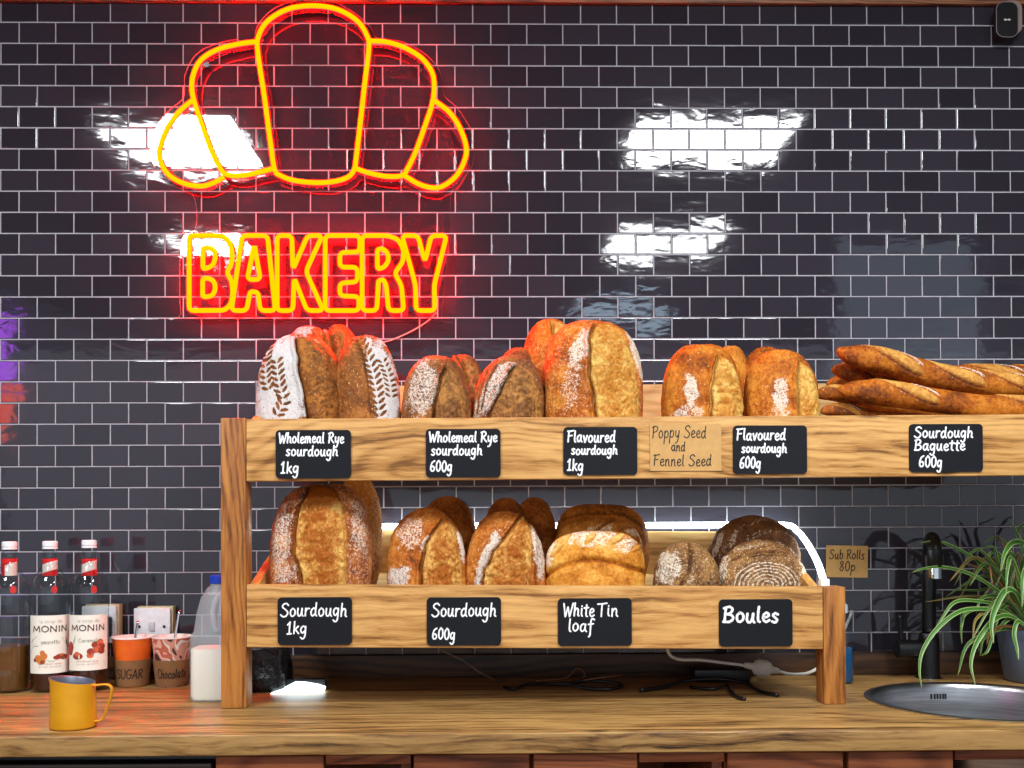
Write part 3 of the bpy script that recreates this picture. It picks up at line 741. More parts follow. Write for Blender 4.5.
def crust(name, dark, mid, light, crumb_d, crumb_l, flour=(232, 222, 208), seeds=0.0, rough=.70, speck=1.0, bmp=.9):
    t = NT(name); co = t.coord()
    fl, cr, bk = t.attr('flour').outputs['Fac'], t.attr('crumb').outputs['Fac'], t.attr('bake').outputs['Fac']
    n1 = t.noise(co, 22, 4, .6); n2 = t.noise(co, 150, 4, .7); n3 = t.noise(co, 330, 3, .65)
    base = t.math('ADD', t.math('ADD', t.math('MULTIPLY_ADD', n1, 1.0, -.15), t.math('MULTIPLY_ADD', n2, .75, -.12)), t.math('MULTIPLY', bk, -.42))
    c = t.ramp(base, [(.36, dark), (.58, mid), (.82, light)])
    b2 = t.math('ADD', t.math('ADD', t.math('MULTIPLY_ADD', t.noise(co, 34, 6, .75, .9), 1.35, -.24), t.math('MULTIPLY_ADD', n2, .7, -.15)), t.math('MULTIPLY', bk, -.6))
    cc = t.ramp(b2, [(.42, crumb_d), (.62, tuple((a + b) / 2 for a, b in zip(crumb_d, crumb_l))), (.8, crumb_l)])
    c = t.mix(cr, c, cc)
    if seeds:
        vo = t.n('ShaderNodeTexVoronoi', feature='F1'); vo.inputs['Scale'].default_value = 230; t.l(co, vo.inputs['Vector'])
        sm = t.ramp(vo.outputs['Distance'], [(.25, (1, 1, 1, 1)), (.38, (0, 0, 0, 1))])
        hv = t.n('ShaderNodeSeparateColor'); t.l(vo.outputs['Color'], hv.inputs[0])
        pick = t.math('GREATER_THAN', hv.outputs[0], 1 - seeds)
        sc_ = t.ramp(hv.outputs[1], [(.0, (60, 40, 26)), (.5, (200, 160, 104)), (.9, (226, 196, 140))])
        c = t.mix(t.math('MULTIPLY', pick, sm), c, sc_)
    # flour lies in speckles: the thicker the dusting the fewer gaps
    sp = t.math('ADD', t.math('MULTIPLY', n3, 1.0), t.math('MULTIPLY', n2, .55))
    thr = t.math('MULTIPLY_ADD', fl, -.54, 1.075)
    mk_ = t.math('MULTIPLY', t.math('SUBTRACT', sp, thr), 6.5 * speck, clamp=True)
    mk_ = t.math('MULTIPLY', mk_, t.math('MULTIPLY', fl, 3.0, clamp=True), clamp=True)
    c = t.mix(t.math('MULTIPLY', mk_, .92), c, flour)
    h = t.math('ADD', t.math('MULTIPLY', n2, .7), t.math('MULTIPLY', n3, .4))
    nm = t.bump(h, bmp, .003)
    rg = t.math('MULTIPLY_ADD', mk_, .3, rough)
    hs = t.n('ShaderNodeHueSaturation'); hs.inputs['Value'].default_value = .87; hs.inputs['Saturation'].default_value = 1.04; t.l(c, hs.inputs['Color'])
    t.bsdf(hs.outputs[0], rg, 0, .3, nm)
    return t.m
BR = {
 'white': crust('sourdough_crust', (96, 46, 18), (174, 94, 36), (222, 146, 70), (166, 92, 34), (238, 192, 112)),
 'whole': crust('wholemeal_crust', (74, 42, 22), (134, 82, 42), (180, 120, 66), (98, 60, 30), (190, 134, 74)),
 'rye': crust('rye_crust', (88, 48, 22), (142, 84, 38), (188, 122, 62), (98, 56, 25), (186, 120, 58), (228, 226, 224), .12),
 'flav': crust('flavoured_crust', (110, 56, 20), (184, 100, 38), (226, 152, 66), (188, 118, 46), (240, 200, 116), (236, 224, 206), .10),
 'dark': crust('dark_crust', (84, 40, 16), (152, 84, 34), (198, 124, 58), (120, 70, 30), (190, 130, 66)),
 'tin': crust('tin_crust', (150, 82, 26), (214, 140, 58), (240, 186, 98), (206, 136, 56), (246, 206, 128), (244, 232, 210)),
 'tind': crust('tin_crust_dark', (104, 56, 20), (176, 106, 42), (216, 150, 72), (186, 116, 48), (226, 176, 92), (226, 212, 188)),
 'boule': crust('seeded_boule_crust', (74, 46, 26), (128, 86, 48), (170, 124, 72), (110, 76, 42), (196, 152, 92), (228, 216, 196), .45, bmp=1.0),
 'bouled': crust('dark_boule_crust', (50, 28, 16), (96, 58, 32), (136, 90, 52), (110, 70, 38), (176, 126, 72), (216, 202, 182), .08),
 'bag': crust('baguette_crust', (92, 44, 15), (168, 90, 32), (216, 138, 58), (172, 106, 46), (230, 174, 94), (238, 226, 208)),
}
def smooth(x, a, b):
    t = np.clip((x - a) / (b - a), 0, 1); return t * t * (3 - 2 * t)
def seg_d(px, py, a, b):
    a, b = np.array(a, float), np.array(b, float); d = b - a; L = (d ** 2).sum() + 1e-9
    t = np.clip(((px - a[0]) * d[0] + (py - a[1]) * d[1]) / L, 0, 1)
    return np.hypot(px - a[0] - t * d[0], py - a[1] - t * d[1]), t
def poly_d(px, py, path):
    D = np.full(px.shape, 1e9)
    for a, b in zip(path, path[1:]):
        d, _ = seg_d(px, py, a, b); D = np.minimum(D, d)
    return D
def loaf(name, box_, Y, mat, label, cat='bread', group=None, tier='u', thick=.11, e=2.35, lean=.10, roll=0.0, taper=0.0, cuts=(), flour=(), fbase=0.0,
         leaves=(), slashes=(), creases=(), rings=(), bake=(), n=64, seed=1, cutbake=0.0, back=.5, bulge=.10, floor=None, rough=1.0, lump=1.0):
    """box_ = (px0, px1, ytop, ybottom) silhouette as it stands; Y = depth of its middle"""
    px0, px1, yt, yb = box_
    s = sc(Y); cx, cy = (px0 + px1) / 2, (yt + yb) / 2
    C = P(cx, cy, Y); hw, hh, ht = (px1 - px0) / 2 / s, (yb - yt) / 2 / s, thick / 2
    if n not in QS: QS[n] = quad_sphere(n, max(20, n // 2))
    N0, Fc = QS[n]
    N = N0.copy()
    ex = np.abs(N) ** e
    p = N / (ex.sum(1) ** (1 / e))[:, None]
    u, v = p[:, 0].copy(), p[:, 2].copy()
    u = u * (1 + taper * v) + .03 * vnoise(N, 1.6, seed) + .012 * vnoise(N, 4, seed + 3)
    v = v + .03 * vnoise(N, 1.7, seed + 5)
    dep = p[:, 1].copy(); dep[dep > 0] *= back
    dep = dep * (1 + .05 * vnoise(N, 2.2, seed + 7))
    cr, sr = math.cos(roll), math.sin(roll)
    X = u * hw; Z = v * hh
    X, Z = X * cr + Z * sr, -X * sr + Z * cr
    qx, qy = cx + X * s, cy - Z * s                      # where it shows, in photo units
    front = smooth(-p[:, 1], -.12, .16)
    fl = np.full(len(N), float(fbase)); crumb = np.zeros(len(N)); bk = np.zeros(len(N)); disp = np.zeros(len(N))
    unit = 1 / s
    for (fx, fy, rx, ry, ang, st) in flour:
        ca, sa = math.cos(math.radians(ang)), math.sin(math.radians(ang))
        dx, dy = qx - fx, qy - fy
        d = np.hypot((dx * ca + dy * sa) / rx, (-dx * sa + dy * ca) / ry)
        fl = np.maximum(fl, st * (1 - smooth(d + .22 * vnoise(np.stack([qx, qy, qx * 0], 1), .16, seed), .55, 1.15)))
    for (bx, by, rx, ry, st) in bake:
        bk += st * (1 - smooth(np.hypot((qx - bx) / rx, (qy - by) / ry), .3, 1.2)) * front
    wob = 1.3 * vnoise(np.stack([qy * 0, qy, qy * 0 + seed], 1), .11, seed)
    for c in cuts:
        Lx = np.interp(qy, [q[1] for q in c['L']], [q[0] for q in c['L']]) + wob
        Rx = np.interp(qy, [q[1] for q in c['R']], [q[0] for q in c['R']]) + wob * .7
        y0 = c['L'][0][1]
        wid = np.maximum(Rx - Lx, .01)
        vert = smooth(qy, y0 - 1.5, y0 + 2.5) * front
        ins = smooth(qx, Lx - .7, Lx + .9) * (1 - smooth(qx, Rx - .9, Rx + .7)) * vert
        tt = np.clip((qx - Lx) / wid, 0, 1)
        bul = np.sin(np.pi * tt) ** .7
        amp = np.minimum(wid, 34) * unit * bulge
        disp += ins * (bul * amp - .10 * amp)
        nz = vnoise(np.stack([qx * .9, qy * 1.0, qx * 0 + seed], 1), .28, seed + 11) + .6 * vnoise(np.stack([qx, qy, qx * 0], 1), .6, seed + 12)
        disp += ins * nz * 1.05 * unit * rough
        if c.get('ridge'):
            disp += ins * .9 * unit * np.exp(-((tt - c['ridge']) / .07) ** 2)
        gl, gr = c.get('gl', 1.0), c.get('gr', .7)
        disp -= vert * gl * 4.6 * unit * np.exp(-((qx - Lx - 1.2) / 1.3) ** 2)
        disp += vert * gl * 2.3 * unit * np.exp(-((qx - Lx + 2.2) / 2.2) ** 2)
        disp -= vert * gr * 3.6 * unit * np.exp(-((qx - Rx + 1.0) / 1.2) ** 2)
        disp += vert * gr * 1.4 * unit * np.exp(-((qx - Rx - 2.0) / 2.0) ** 2)
        crumb = np.maximum(crumb, ins * c.get('crumb', 1.0))
        bk += ins * (cutbake * bul ** 2 - .16 * (1 - bul) + .14 * nz)
        bk += vert * .5 * np.exp(-((qx - Lx + .3) / 1.0) ** 2)
        fl *= 1 - ins * (1 - c.get('flour', 0.05))
    for (path, depth, w) in creases:
        d = poly_d(qx, qy, path)
        disp -= front * depth * unit * np.exp(-(d / w) ** 2)
        bk += front * .5 * np.exp(-(d / (w * .8)) ** 2)
        fl *= 1 - .8 * front * np.exp(-(d / w) ** 2)
    for (a, b, w) in slashes:
        d, tt = seg_d(qx, qy, a, b)
        w_ = w * (.3 + np.sin(np.pi * (.1 + .8 * tt)))
        ins = (1 - smooth(d, w_ * .7, w_ * 1.1)) * front
        fl *= 1 - ins; crumb = np.maximum(crumb, ins)
        disp += unit * (1.2 * ins - 1.6 * front * np.exp(-((d - w_ * 1.05) / .8) ** 2))
    for (path, ll, k, both, wdt) in leaves:
        pp = np.array(catmull(path, 6)); seg_ = np.linalg.norm(np.diff(pp, axis=0), axis=1); cum = np.r_[0, np.cumsum(seg_)]
        for i in range(k):
            sd = cum[-1] * (i + .4) / k
            a = np.array([np.interp(sd, cum, pp[:, 0]), np.interp(sd, cum, pp[:, 1])])
            b = np.array([np.interp(min(sd + 2, cum[-1]), cum, pp[:, 0]), np.interp(min(sd + 2, cum[-1]), cum, pp[:, 1])])
            tdir = (b - a) / (np.linalg.norm(b - a) + 1e-9); nd = np.array([-tdir[1], tdir[0]])
            for sgn in ((1, -1) if both else (both or 1,)):
                q0 = a + nd * sgn * 1.5; q1 = a + nd * sgn * (1.5 + ll * .75) + tdir * -ll * .62
                d, tt = seg_d(qx, qy, q0, q1)
                w = wdt * (.35 + np.sin(np.pi * (.15 + .7 * tt)))
                mmk = (1 - smooth(d, w * .6, w * 1.15)) * front
                fl *= 1 - mmk; crumb = np.maximum(crumb, .75 * mmk); bk += .22 * mmk; disp -= .8 * unit * mmk
    for (rx0, ry0, kx, ky, pit, r0, r1, st) in rings:
        d = np.hypot((qx - rx0) / kx, (qy - ry0) / ky) + .6 * vnoise(np.stack([qx, qy, qx * 0], 1), .12, seed)
        w = smooth(np.sin(d / pit * 2 * PI), -.1, .7) * smooth(d, r0 - 1, r0 + 1) * (1 - smooth(d, r1 - 3, r1 + 1)) * front
        fl = np.maximum(fl, st * w); disp += w * .35 * unit - .2 * unit * front * (1 - smooth(d, r1 - 2, r1))
    nrm = N / np.array([hw, ht * 1.0, hh])[None, :]; nrm /= np.linalg.norm(nrm, axis=1, keepdims=True)
    pos = np.stack([X, dep * ht, Z], 1) + nrm * disp[:, None]
    pos += nrm * (lump * (.0011 * vnoise(N, 9, seed + 20) + .0007 * vnoise(N, 24, seed + 21)))[:, None]
    cl, sl = math.cos(lean), math.sin(lean)
    y, z = pos[:, 1].copy(), pos[:, 2].copy()
    pos[:, 1] = y * cl + z * sl; pos[:, 2] = z * cl - y * sl
    pos += C
    # stand it on the sloping tray
    if floor is None:
        fz = floor_z(tier, pos[:, 0], pos[:, 1]); pen = (pos[:, 2] - fz)
        k = np.clip((.03 - pen) / .03, 0, None); low = pen < .03
        pos[low, 2] = fz[low] + np.maximum(.0005, .03 * np.exp(-k[low]) - .03 * math.exp(-(.03 - pen.min()) / .03) + .0005)
    lo = pos[pos[:, 2].argmin()]
    o = mk(name, pos, Fc, BR[mat], None, True, np.array([C[0], C[1], lo[2]]), {'flour': np.clip(fl, 0, 1), 'crumb': np.clip(crumb, 0, 1), 'bake': np.clip(bk, -1, 1.2)})
    return tag(o, label, cat, group)

GU1 = 'rye loaves at the left of the upper tray'
# ---- upper tray, left to right
YF, YB = -.292, -.135
loaf('rye_loaf', (257, 343, 334, 470), YF, 'rye', 'big floury rye loaf scored with two wheat stalks at the upper left end', group=GU1, thick=.12, e=2.5, taper=-.05, n=112, seed=2,
     flour=[(285, 400, 40, 90, 8, 1.0), (292, 350, 14, 16, 0, .95)], fbase=.12,
     cuts=[dict(L=[(297, 340), (300, 352), (304, 380), (312, 416), (318, 470)], R=[(300, 338), (318, 344), (331, 362), (342, 400), (346, 470)], crumb=.85, gl=1.3, gr=.5)], bulge=.2,
     leaves=[([(271, 344), (269, 362), (271, 384), (276, 398)], 6.5, 9, True, 1.25), ([(281, 366), (285, 390), (289, 408), (281, 424)], 6.5, 10, True, 1.25)], bake=[(300, 336, 30, 10, .3)])
loaf('rye_loaf', (335, 400, 335, 470), YF + .004, 'rye', 'brown rye loaf with a white floured wheat stalk down its right side', group=GU1, thick=.115, e=2.5, taper=-.03, n=112, seed=5, roll=-.05,
     flour=[(384, 385, 17, 66, -12, 1.0), (360, 342, 10, 5, 0, .5)], fbase=.28,
     creases=[([(357, 340), (366, 362), (371, 392), (374, 420)], .8, 1.2)],
     leaves=[([(359, 341), (371, 364), (378, 388), (383, 425)], 7.0, 14, True, 1.2), ([(384, 364), (391, 382), (394, 404)], 4.5, 8, True, .9)])
loaf('rye_loaf', (280, 336, 325, 446), YB, 'rye', 'rye loaf standing behind the big floury wheat-stalk loaf', group=GU1, thick=.10, n=44, seed=8, flour=[(305, 333, 16, 8, 0, .8)], fbase=.2,
     cuts=[dict(L=[(312, 330), (316, 345), (320, 380)], R=[(316, 329), (328, 340), (334, 380)])])
loaf('rye_loaf', (314, 362, 324, 446), YB + .012, 'rye', 'rye loaf in the rear row behind the brown wheat-stalk loaf', group=GU1, thick=.10, n=44, seed=9, flour=[(325, 333, 14, 6, 0, .6)], fbase=.15,
     cuts=[dict(L=[(326, 326), (334, 345), (338, 380)], R=[(330, 325), (344, 340), (350, 380)])])
GU2 = 'small wholemeal rye loaves on the upper tray'
loaf('rye_loaf', (402, 471, 355, 468), YF, 'whole', 'small speckled wholemeal rye loaf with one dark lengthwise split', group=GU2, thick=.105, e=2.35, seed=12, n=72,
     flour=[(424, 392, 20, 38, 8, .72), (425, 365, 22, 6, -8, .5)], fbase=.3,
     cuts=[dict(L=[(446, 370), (441, 385), (436, 402), (433, 425), (431, 468)], R=[(448, 369), (458, 380), (465, 400), (468, 425), (468, 468)], gl=1.4, gr=.5)], bulge=.14)
loaf('rye_loaf', (440, 484, 354, 450), YB - .02, 'whole', 'wholemeal loaf peeping out behind the small speckled rye loaf', group=GU2, thick=.09, n=44, seed=13, fbase=.1,
     cuts=[dict(L=[(456, 356), (464, 370), (468, 400)], R=[(458, 355), (476, 368), (482, 400)])])
loaf('rye_loaf', (473, 545, 354, 468), YF + .002, 'whole', 'small wholemeal loaf with white floury streaks and a wide split', group=GU2, thick=.105, seed=15, n=76, taper=-.06, roll=.08,
     flour=[(492, 395, 13, 40, 28, .76), (508, 370, 12, 7, -20, .7)], fbase=.35,
     cuts=[dict(L=[(516, 367), (507, 382), (497, 400), (488, 420), (484, 468)], R=[(519, 366), (533, 378), (541, 396), (544, 420), (543, 468)], gl=1.2, gr=.4, ridge=.62)], bulge=.15,
     creases=[([(488, 372), (480, 392), (477, 416)], .9, .9), ([(497, 368), (486, 390), (482, 412)], .8, .8)])
loaf('rye_loaf', (496, 541, 346, 450), YB - .015, 'whole', 'reddish wholemeal loaf between the streaky loaf and the largest loaf', group=GU2, thick=.09, n=44, seed=16, fbase=.2)
GU3 = 'flavoured loaves on the upper tray'
loaf('sourdough_loaf', (543, 643, 320, 468), YF, 'flav', 'largest upright loaf on the upper tray with a wide golden split', group=GU3, thick=.125, e=2.6, seed=20, n=96,
     flour=[(580, 353, 13, 30, 22, .8), (568, 392, 12, 28, 0, .58), (634, 355, 7, 40, -14, .85)], fbase=.4,
     cuts=[dict(L=[(594, 327), (587, 345), (585, 372), (588, 392), (592, 420), (594, 468)], R=[(602, 325), (622, 340), (632, 365), (636, 392), (637, 420), (634, 468)], gl=1.5, gr=.9, ridge=.8)], bulge=.12, cutbake=.24)
loaf('sourdough_loaf', (520, 582, 318, 446), YB, 'flav', 'rounded orange loaf behind the left shoulder of the largest upper loaf', group=GU3, thick=.10, n=52, seed=22, fbase=.35,
     cuts=[dict(L=[(550, 322), (553, 340), (556, 380)], R=[(556, 320), (575, 335), (580, 380)])])
loaf('sourdough_loaf', (662, 742, 343, 466), YF, 'flav', 'left flavoured loaf of a pair with a white floury patch', group=GU3, thick=.11, e=2.5, seed=25, n=76,
     flour=[(687, 396, 9, 22, 0, .86), (682, 418, 20, 10, 0, .7)], fbase=.2,
     cuts=[dict(L=[(714, 359), (709, 375), (705, 395), (704, 420), (705, 466)], R=[(718, 358), (731, 370), (739, 390), (742, 420), (741, 466)], gl=1.4, gr=.3, ridge=.5)], bulge=.14, bake=[(690, 365, 24, 14, .35)], cutbake=.1)
loaf('sourdough_loaf', (712, 750, 344, 444), YB, 'flav', 'pale seeded loaf standing behind the floury-patched pair', group=GU3, thick=.09, n=44, seed=26, fbase=.3, bake=[(730, 360, 30, 30, -.3)])
loaf('sourdough_loaf', (744, 818, 349, 466), YF + .003, 'flav', 'right flavoured loaf of a pair beside the baguettes', group=GU3, thick=.11, e=2.45, seed=27, n=76,
     flour=[(774, 400, 10, 24, 0, .84), (772, 420, 16, 10, 0, .6)], fbase=.25,
     cuts=[dict(L=[(793, 366), (790, 380), (790, 400), (790, 420), (791, 466)], R=[(797, 365), (810, 376), (816, 395), (817, 420), (816, 466)], gl=1.4, gr=.3)], bulge=.14)
loaf('sourdough_loaf', (739, 794, 346, 444), YB - .01, 'flav', 'browner loaf behind the loaf beside the baguettes', group=GU3, thick=.09, n=44, seed=28, fbase=.1, bake=[(760, 360, 40, 30, .25)])
# ---- lower tray
GL1 = 'sourdough loaves on the lower tray'
YL = -.292
loaf('sourdough_loaf', (271, 371, 483, 640), YL, 'white', 'tall broad sourdough loaf at the left end of the lower tray', group=GL1, tier='l', thick=.125, e=2.6, seed=31, n=96,
     flour=[(286, 540, 15, 44, 4, .72), (361, 530, 9, 42, -6, .66), (292, 575, 18, 12, 0, .68)], fbase=.5,
     cuts=[dict(L=[(311, 488), (302, 510), (297, 535), (299, 558), (306, 580), (312, 640)], R=[(318, 487), (338, 492), (347, 510), (350, 540), (351, 580), (349, 640)], gl=1.5, gr=.9, ridge=.62)], bulge=.11, cutbake=.32, bake=[(322, 495, 28, 14, .5), (322, 521, 9, 5, .4)])
loaf('sourdough_loaf', (334, 382, 474, 606), YB - .01, 'flav', 'pale loaf wedged behind the tall broad sourdough loaf', group=GL1, tier='l', thick=.10, n=44, seed=32, fbase=.5, bake=[(365, 520, 40, 80, -.55)])
loaf('sourdough_loaf', (387, 466, 508, 632), YL, 'white', 'sourdough loaf with speckled flour on its left shoulder on the lower tray', group=GL1, tier='l', thick=.11, e=2.3, seed=34, n=80, taper=-.06,
     flour=[(413, 535, 18, 22, 30, .65), (402, 578, 16, 14, 0, .85), (428, 545, 6, 14, 30, .9), (461, 545, 4, 20, -8, .9)], fbase=.3,
     cuts=[dict(L=[(443, 520), (434, 532), (426, 548), (422, 570), (421, 632)], R=[(448, 519), (456, 532), (461, 552), (463, 575), (461, 632)], gl=1.3, gr=.8, ridge=.5)], bulge=.13, cutbake=.22)
loaf('sourdough_loaf', (418, 477, 496, 606), YB - .02, 'dark', 'dark brown loaf behind the speckled sourdough loaf on the lower tray', group=GL1, tier='l', thick=.10, n=52, seed=35, fbase=.1)
loaf('sourdough_loaf', (465, 546, 511, 632), YL + .002, 'white', 'sourdough loaf with two wide white floury bands on the lower tray', group=GL1, tier='l', thick=.11, e=2.3, seed=37, n=80, taper=-.08,
     flour=[(488, 560, 9, 42, 22, .88), (538, 555, 7, 34, -8, .82)], fbase=.34,
     cuts=[dict(L=[(522, 515), (508, 535), (493, 552), (483, 572), (480, 632)], R=[(527, 514), (531, 530), (533, 550), (530, 572), (527, 632)], gl=1.2, gr=1.0, ridge=.55)], bulge=.13, cutbake=.22)
loaf('sourdough_loaf', (482, 530, 498, 600), YB - .02, 'dark', 'dark rounded loaf behind the loaf with two floury bands', group=GL1, tier='l', thick=.10, n=44, seed=38, fbase=.1)
loaf('sourdough_loaf', (512, 557, 497, 600), YB + .03, 'dark', 'dark loaf at the back beside the tin loaves', group=GL1, tier='l', thick=.10, n=44, seed=39, fbase=.1)
GT = 'tin loaves on the lower tray'
loaf('tin_loaf', (545, 645, 532, 624), YL, 'tin', 'pale golden tin loaf with diagonal slashes at the front of its row', group=GT, tier='l', thick=.12, e=3.2, lean=.25, seed=41, n=96, back=.9,
     flour=[(592, 542, 42, 13, 6, .74), (622, 550, 16, 10, -20, .7), (551, 552, 6, 22, 15, .75)], fbase=.2,
     slashes=[((551, 559), (568, 538), 3.2), ((584, 548), (594, 537), 2.6), ((607, 549), (622, 538), 3.0), ((630, 556), (640, 548), 2.0)],
     creases=[([(546, 577), (558, 572), (577, 566), (595, 565), (615, 569), (632, 574), (645, 575)], 3.6, 2.6)], bake=[(596, 585, 40, 10, .15), (634, 545, 12, 12, .3)])
loaf('tin_loaf', (553, 643, 517, 606), -.205, 'tind', 'browner tin loaf dusted with flour in the middle of its row', group=GT, tier='l', thick=.09, e=2.9, lean=.2, seed=42, n=60, back=.9,
     flour=[(600, 531, 16, 7, -10, .7), (630, 533, 14, 7, 10, .7)], fbase=.15, creases=[([(592, 536), (604, 526), (612, 522)], 1.8, 1.6), ([(612, 538), (624, 530), (634, 527)], 1.8, 1.6)])
loaf('tin_loaf', (555, 648, 504, 592), -.105, 'tind', 'brown tin loaf at the back of its row by the light tube', group=GT, tier='l', thick=.10, e=2.9, lean=.1, seed=43, n=60, back=.9, fbase=.05,
     creases=[([(556, 522), (580, 515), (620, 515), (646, 530)], 1.5, 2.4)], bake=[(600, 507, 50, 7, .4), (600, 528, 60, 10, -.3)])
GB = 'boules on the lower tray'
loaf('boule', (653, 719, 541, 622), YL, 'boule', 'small round seeded boule at the left of the boules', group=GB, tier='l', thick=.115, e=2.05, seed=51, n=84, lump=2.2,
     flour=[(666, 568, 14, 24, 10, .8), (684, 575, 8, 14, 0, .6), (700, 560, 16, 20, 0, .35)], fbase=.42,
     creases=[([(689, 543), (687, 560), (684, 575), (676, 586)], 3.0, 2.4)], bake=[(706, 565, 14, 20, -.35)])
loaf('boule', (716, 808, 540, 632), YL + .008, 'boule', 'round seeded boule with white flour rings at the front right', group=GB, tier='l', thick=.10, e=2.05, lean=.2, seed=53, n=104, lump=2.0,
     fbase=.40, rings=[(762, 588, 1.35, .95, 3.3, 1, 27, .85)], flour=[(722, 570, 6, 20, 20, .7), (806, 575, 6, 22, -20, .8), (750, 548, 22, 3, -10, .6)],
     creases=[([(730, 561), (744, 556), (762, 553), (784, 555)], 2.8, 1.5), ([(736, 557), (752, 549), (772, 546), (790, 551)], 2.2, 1.2), ([(744, 559), (760, 557), (776, 558)], 1.8, 1.0)])
loaf('boule', (706, 802, 516, 612), -.155, 'bouled', 'large dark brown boule leaning at the back right of the lower tray', group=GB, tier='l', thick=.10, e=2.1, lean=.12, seed=54, n=72, fbase=.12,
     rings=[(770, 575, 1.0, 1.0, 13, 24, 60, .5)], flour=[(716, 545, 4, 18, 22, .8), (730, 540, 3, 14, 24, .7)])

# ---- baguettes
def baguette(path, rad, label, slashes, seed, ends=(1, 0), n_t=220, n_a=48, flour=()):
    """path of (px, py, Y); rad in photo pixels at the path's middle"""
    P3 = np.array(catmull([P(*q) for q in path], 40)); L = np.r_[0, np.cumsum(np.linalg.norm(np.diff(P3, axis=0), axis=1))]
    ts = np.linspace(0, 1, n_t); ts = np.where(ts < .2, ts, ts)
    C = np.stack([np.interp(ts * L[-1], L, P3[:, i]) for i in range(3)], 1)
    T = np.gradient(C, axis=0); T /= np.linalg.norm(T, axis=1, keepdims=True)
    up = np.array([0, -.35, 1.0]); B = np.cross(T, up); B /= np.linalg.norm(B, axis=1, keepdims=True); U = np.cross(B, T)
    r0 = rad / sc(path[0][2])
    ln = L[-1]
    d0, d1 = ts * ln, (1 - ts) * ln
    prof = np.ones(n_t)
    for d, on in ((d0, ends[0]), (d1, ends[1])):
        if on:
            k = np.clip(d / (r0 * 3.4), 0, 1); prof *= (1 - (1 - k) ** 2.3) ** .55
    R_ = r0 * prof
    ang = np.linspace(0, 2 * PI, n_a, endpoint=False)
    A, Tt = np.meshgrid(ang, ts); rr = np.repeat(R_[:, None], n_a, 1)
    # cross-section: rounder top, flatter base
    ca, sa = np.cos(A), np.sin(A)
    flat = np.where(ca < 0, .78, 1.0)
    pts0 = np.stack([Tt * ln, ca * r0, sa * r0], -1).reshape(-1, 3)
    rn = rr * (1 + .07 * vnoise(pts0, 9, seed).reshape(rr.shape) + .025 * vnoise(pts0, 60, seed + 1).reshape(rr.shape))
    fl = .22 + 0 * rr; cr = 0 * rr; bk = .22 * vnoise(pts0, 14, seed + 4).reshape(rr.shape) + .35 * np.exp(-(Tt * ln / r0 / 2.5) ** 2)
    pxs = Tt * ln / r0                                     # length in radii
    off = np.angle(np.exp(1j * (A - SL_ANG)))              # angle from the scored line
    for s0 in slashes:
        x = pxs - s0; y = off
        d = y - .40 * x                                    # the blade ran down along the loaf
        on = 1 - smooth(np.abs(x), 2.0, 2.6)
        hw_ = .56 * np.sqrt(np.clip(1 - (x / 2.5) ** 2, 0, 1)) + 1e-3
        ins = (1 - smooth(np.abs(d), hw_ * .72, hw_)) * on
        rn += r0 * on * (.08 * ins - .15 * np.exp(-((d - hw_) / .07) ** 2) - .12 * np.exp(-((d + hw_) / .07) ** 2) + .09 * np.exp(-((d - hw_ - .18) / .12) ** 2) + .07 * np.exp(-((d + hw_ + .2) / .14) ** 2))
        cr = np.maximum(cr, ins); fl = fl * (1 - ins)
        fl = np.maximum(fl, on * smooth(x, -.4, .8) * np.exp(-((d + hw_ + .24) / .17) ** 2))
        fl = np.maximum(fl, .42 * on * np.exp(-((d - hw_ - .26) / .14) ** 2))
        bk += .9 * on * np.exp(-((d - hw_ - .06) / .10) ** 2) - .1 * ins
    pos = C[:, None, :] + rn[..., None] * (U[:, None, :] * (ca * flat)[..., None] + B[:, None, :] * sa[..., None])
    V = pos.reshape(-1, 3); Fc = []
    for i in range(n_t - 1):
        for k in range(n_a):
            k2 = (k + 1) % n_a; Fc.append((i*n_a + k, (i+1)*n_a + k, (i+1)*n_a + k2, i*n_a + k2))
    Fc.append(tuple(range(n_a))); Fc.append(tuple((n_t-1)*n_a + k for k in range(n_a-1, -1, -1)))
    o = mk('baguette', V, Fc, BR['bag'], None, True, None, {'flour': np.clip(fl, 0, 1).ravel(), 'crumb': cr.ravel(), 'bake': np.clip(bk, -1, 1).ravel()})
    return tag(o, label, 'bread', 'baguettes at the right end of the upper tray')
SL_ANG = .42
baguette([(836, 350, -.27), (853, 357, -.27), (893, 366, -.27), (935, 378, -.27), (977, 384, -.27), (1024, 389, -.27), (1075, 392, -.27)], 14.2, 'large scored baguette lying on top of the pile', [3.7, 8.2, 12.2, 16.0], 61)
baguette([(838, 390, -.345), (856, 392, -.345), (893, 396, -.345), (935, 402, -.345), (977, 408, -.345), (1024, 410, -.345), (1075, 412, -.345)], 14.0, 'smooth golden baguette at the front of the pile', [4.6, 13.5], 62)
baguette([(831, 369, -.215), (850, 374, -.21), (900, 388, -.19), (960, 398, -.18), (1070, 402, -.18)], 11.5, 'reddish baguette with its tip poking out under the top one', [3.0], 63)
baguette([(815, 396, -.30), (835, 394, -.29), (870, 402, -.27), (930, 412, -.26), (1060, 414, -.26)], 9.5, 'baguette with a blunt tip low at the left of the pile', [2.6], 64)
baguette([(820, 412, -.325), (840, 411, -.32), (880, 419, -.31), (960, 425, -.31), (1060, 427, -.31)], 8.5, 'thin baguette low in the pile beside the loaf pair', [2.4], 65)
baguette([(826, 384, -.15), (846, 384, -.15), (900, 396, -.14), (960, 402, -.13), (1060, 404, -.13)], 9.5, 'darker baguette at the back left of the pile', [3.0], 66)
baguette([(938, 372, -.10), (965, 377, -.10), (1000, 378, -.10), (1070, 380, -.10)], 13.0, 'baguette at the back right of the pile', [4.0, 8.0], 67)
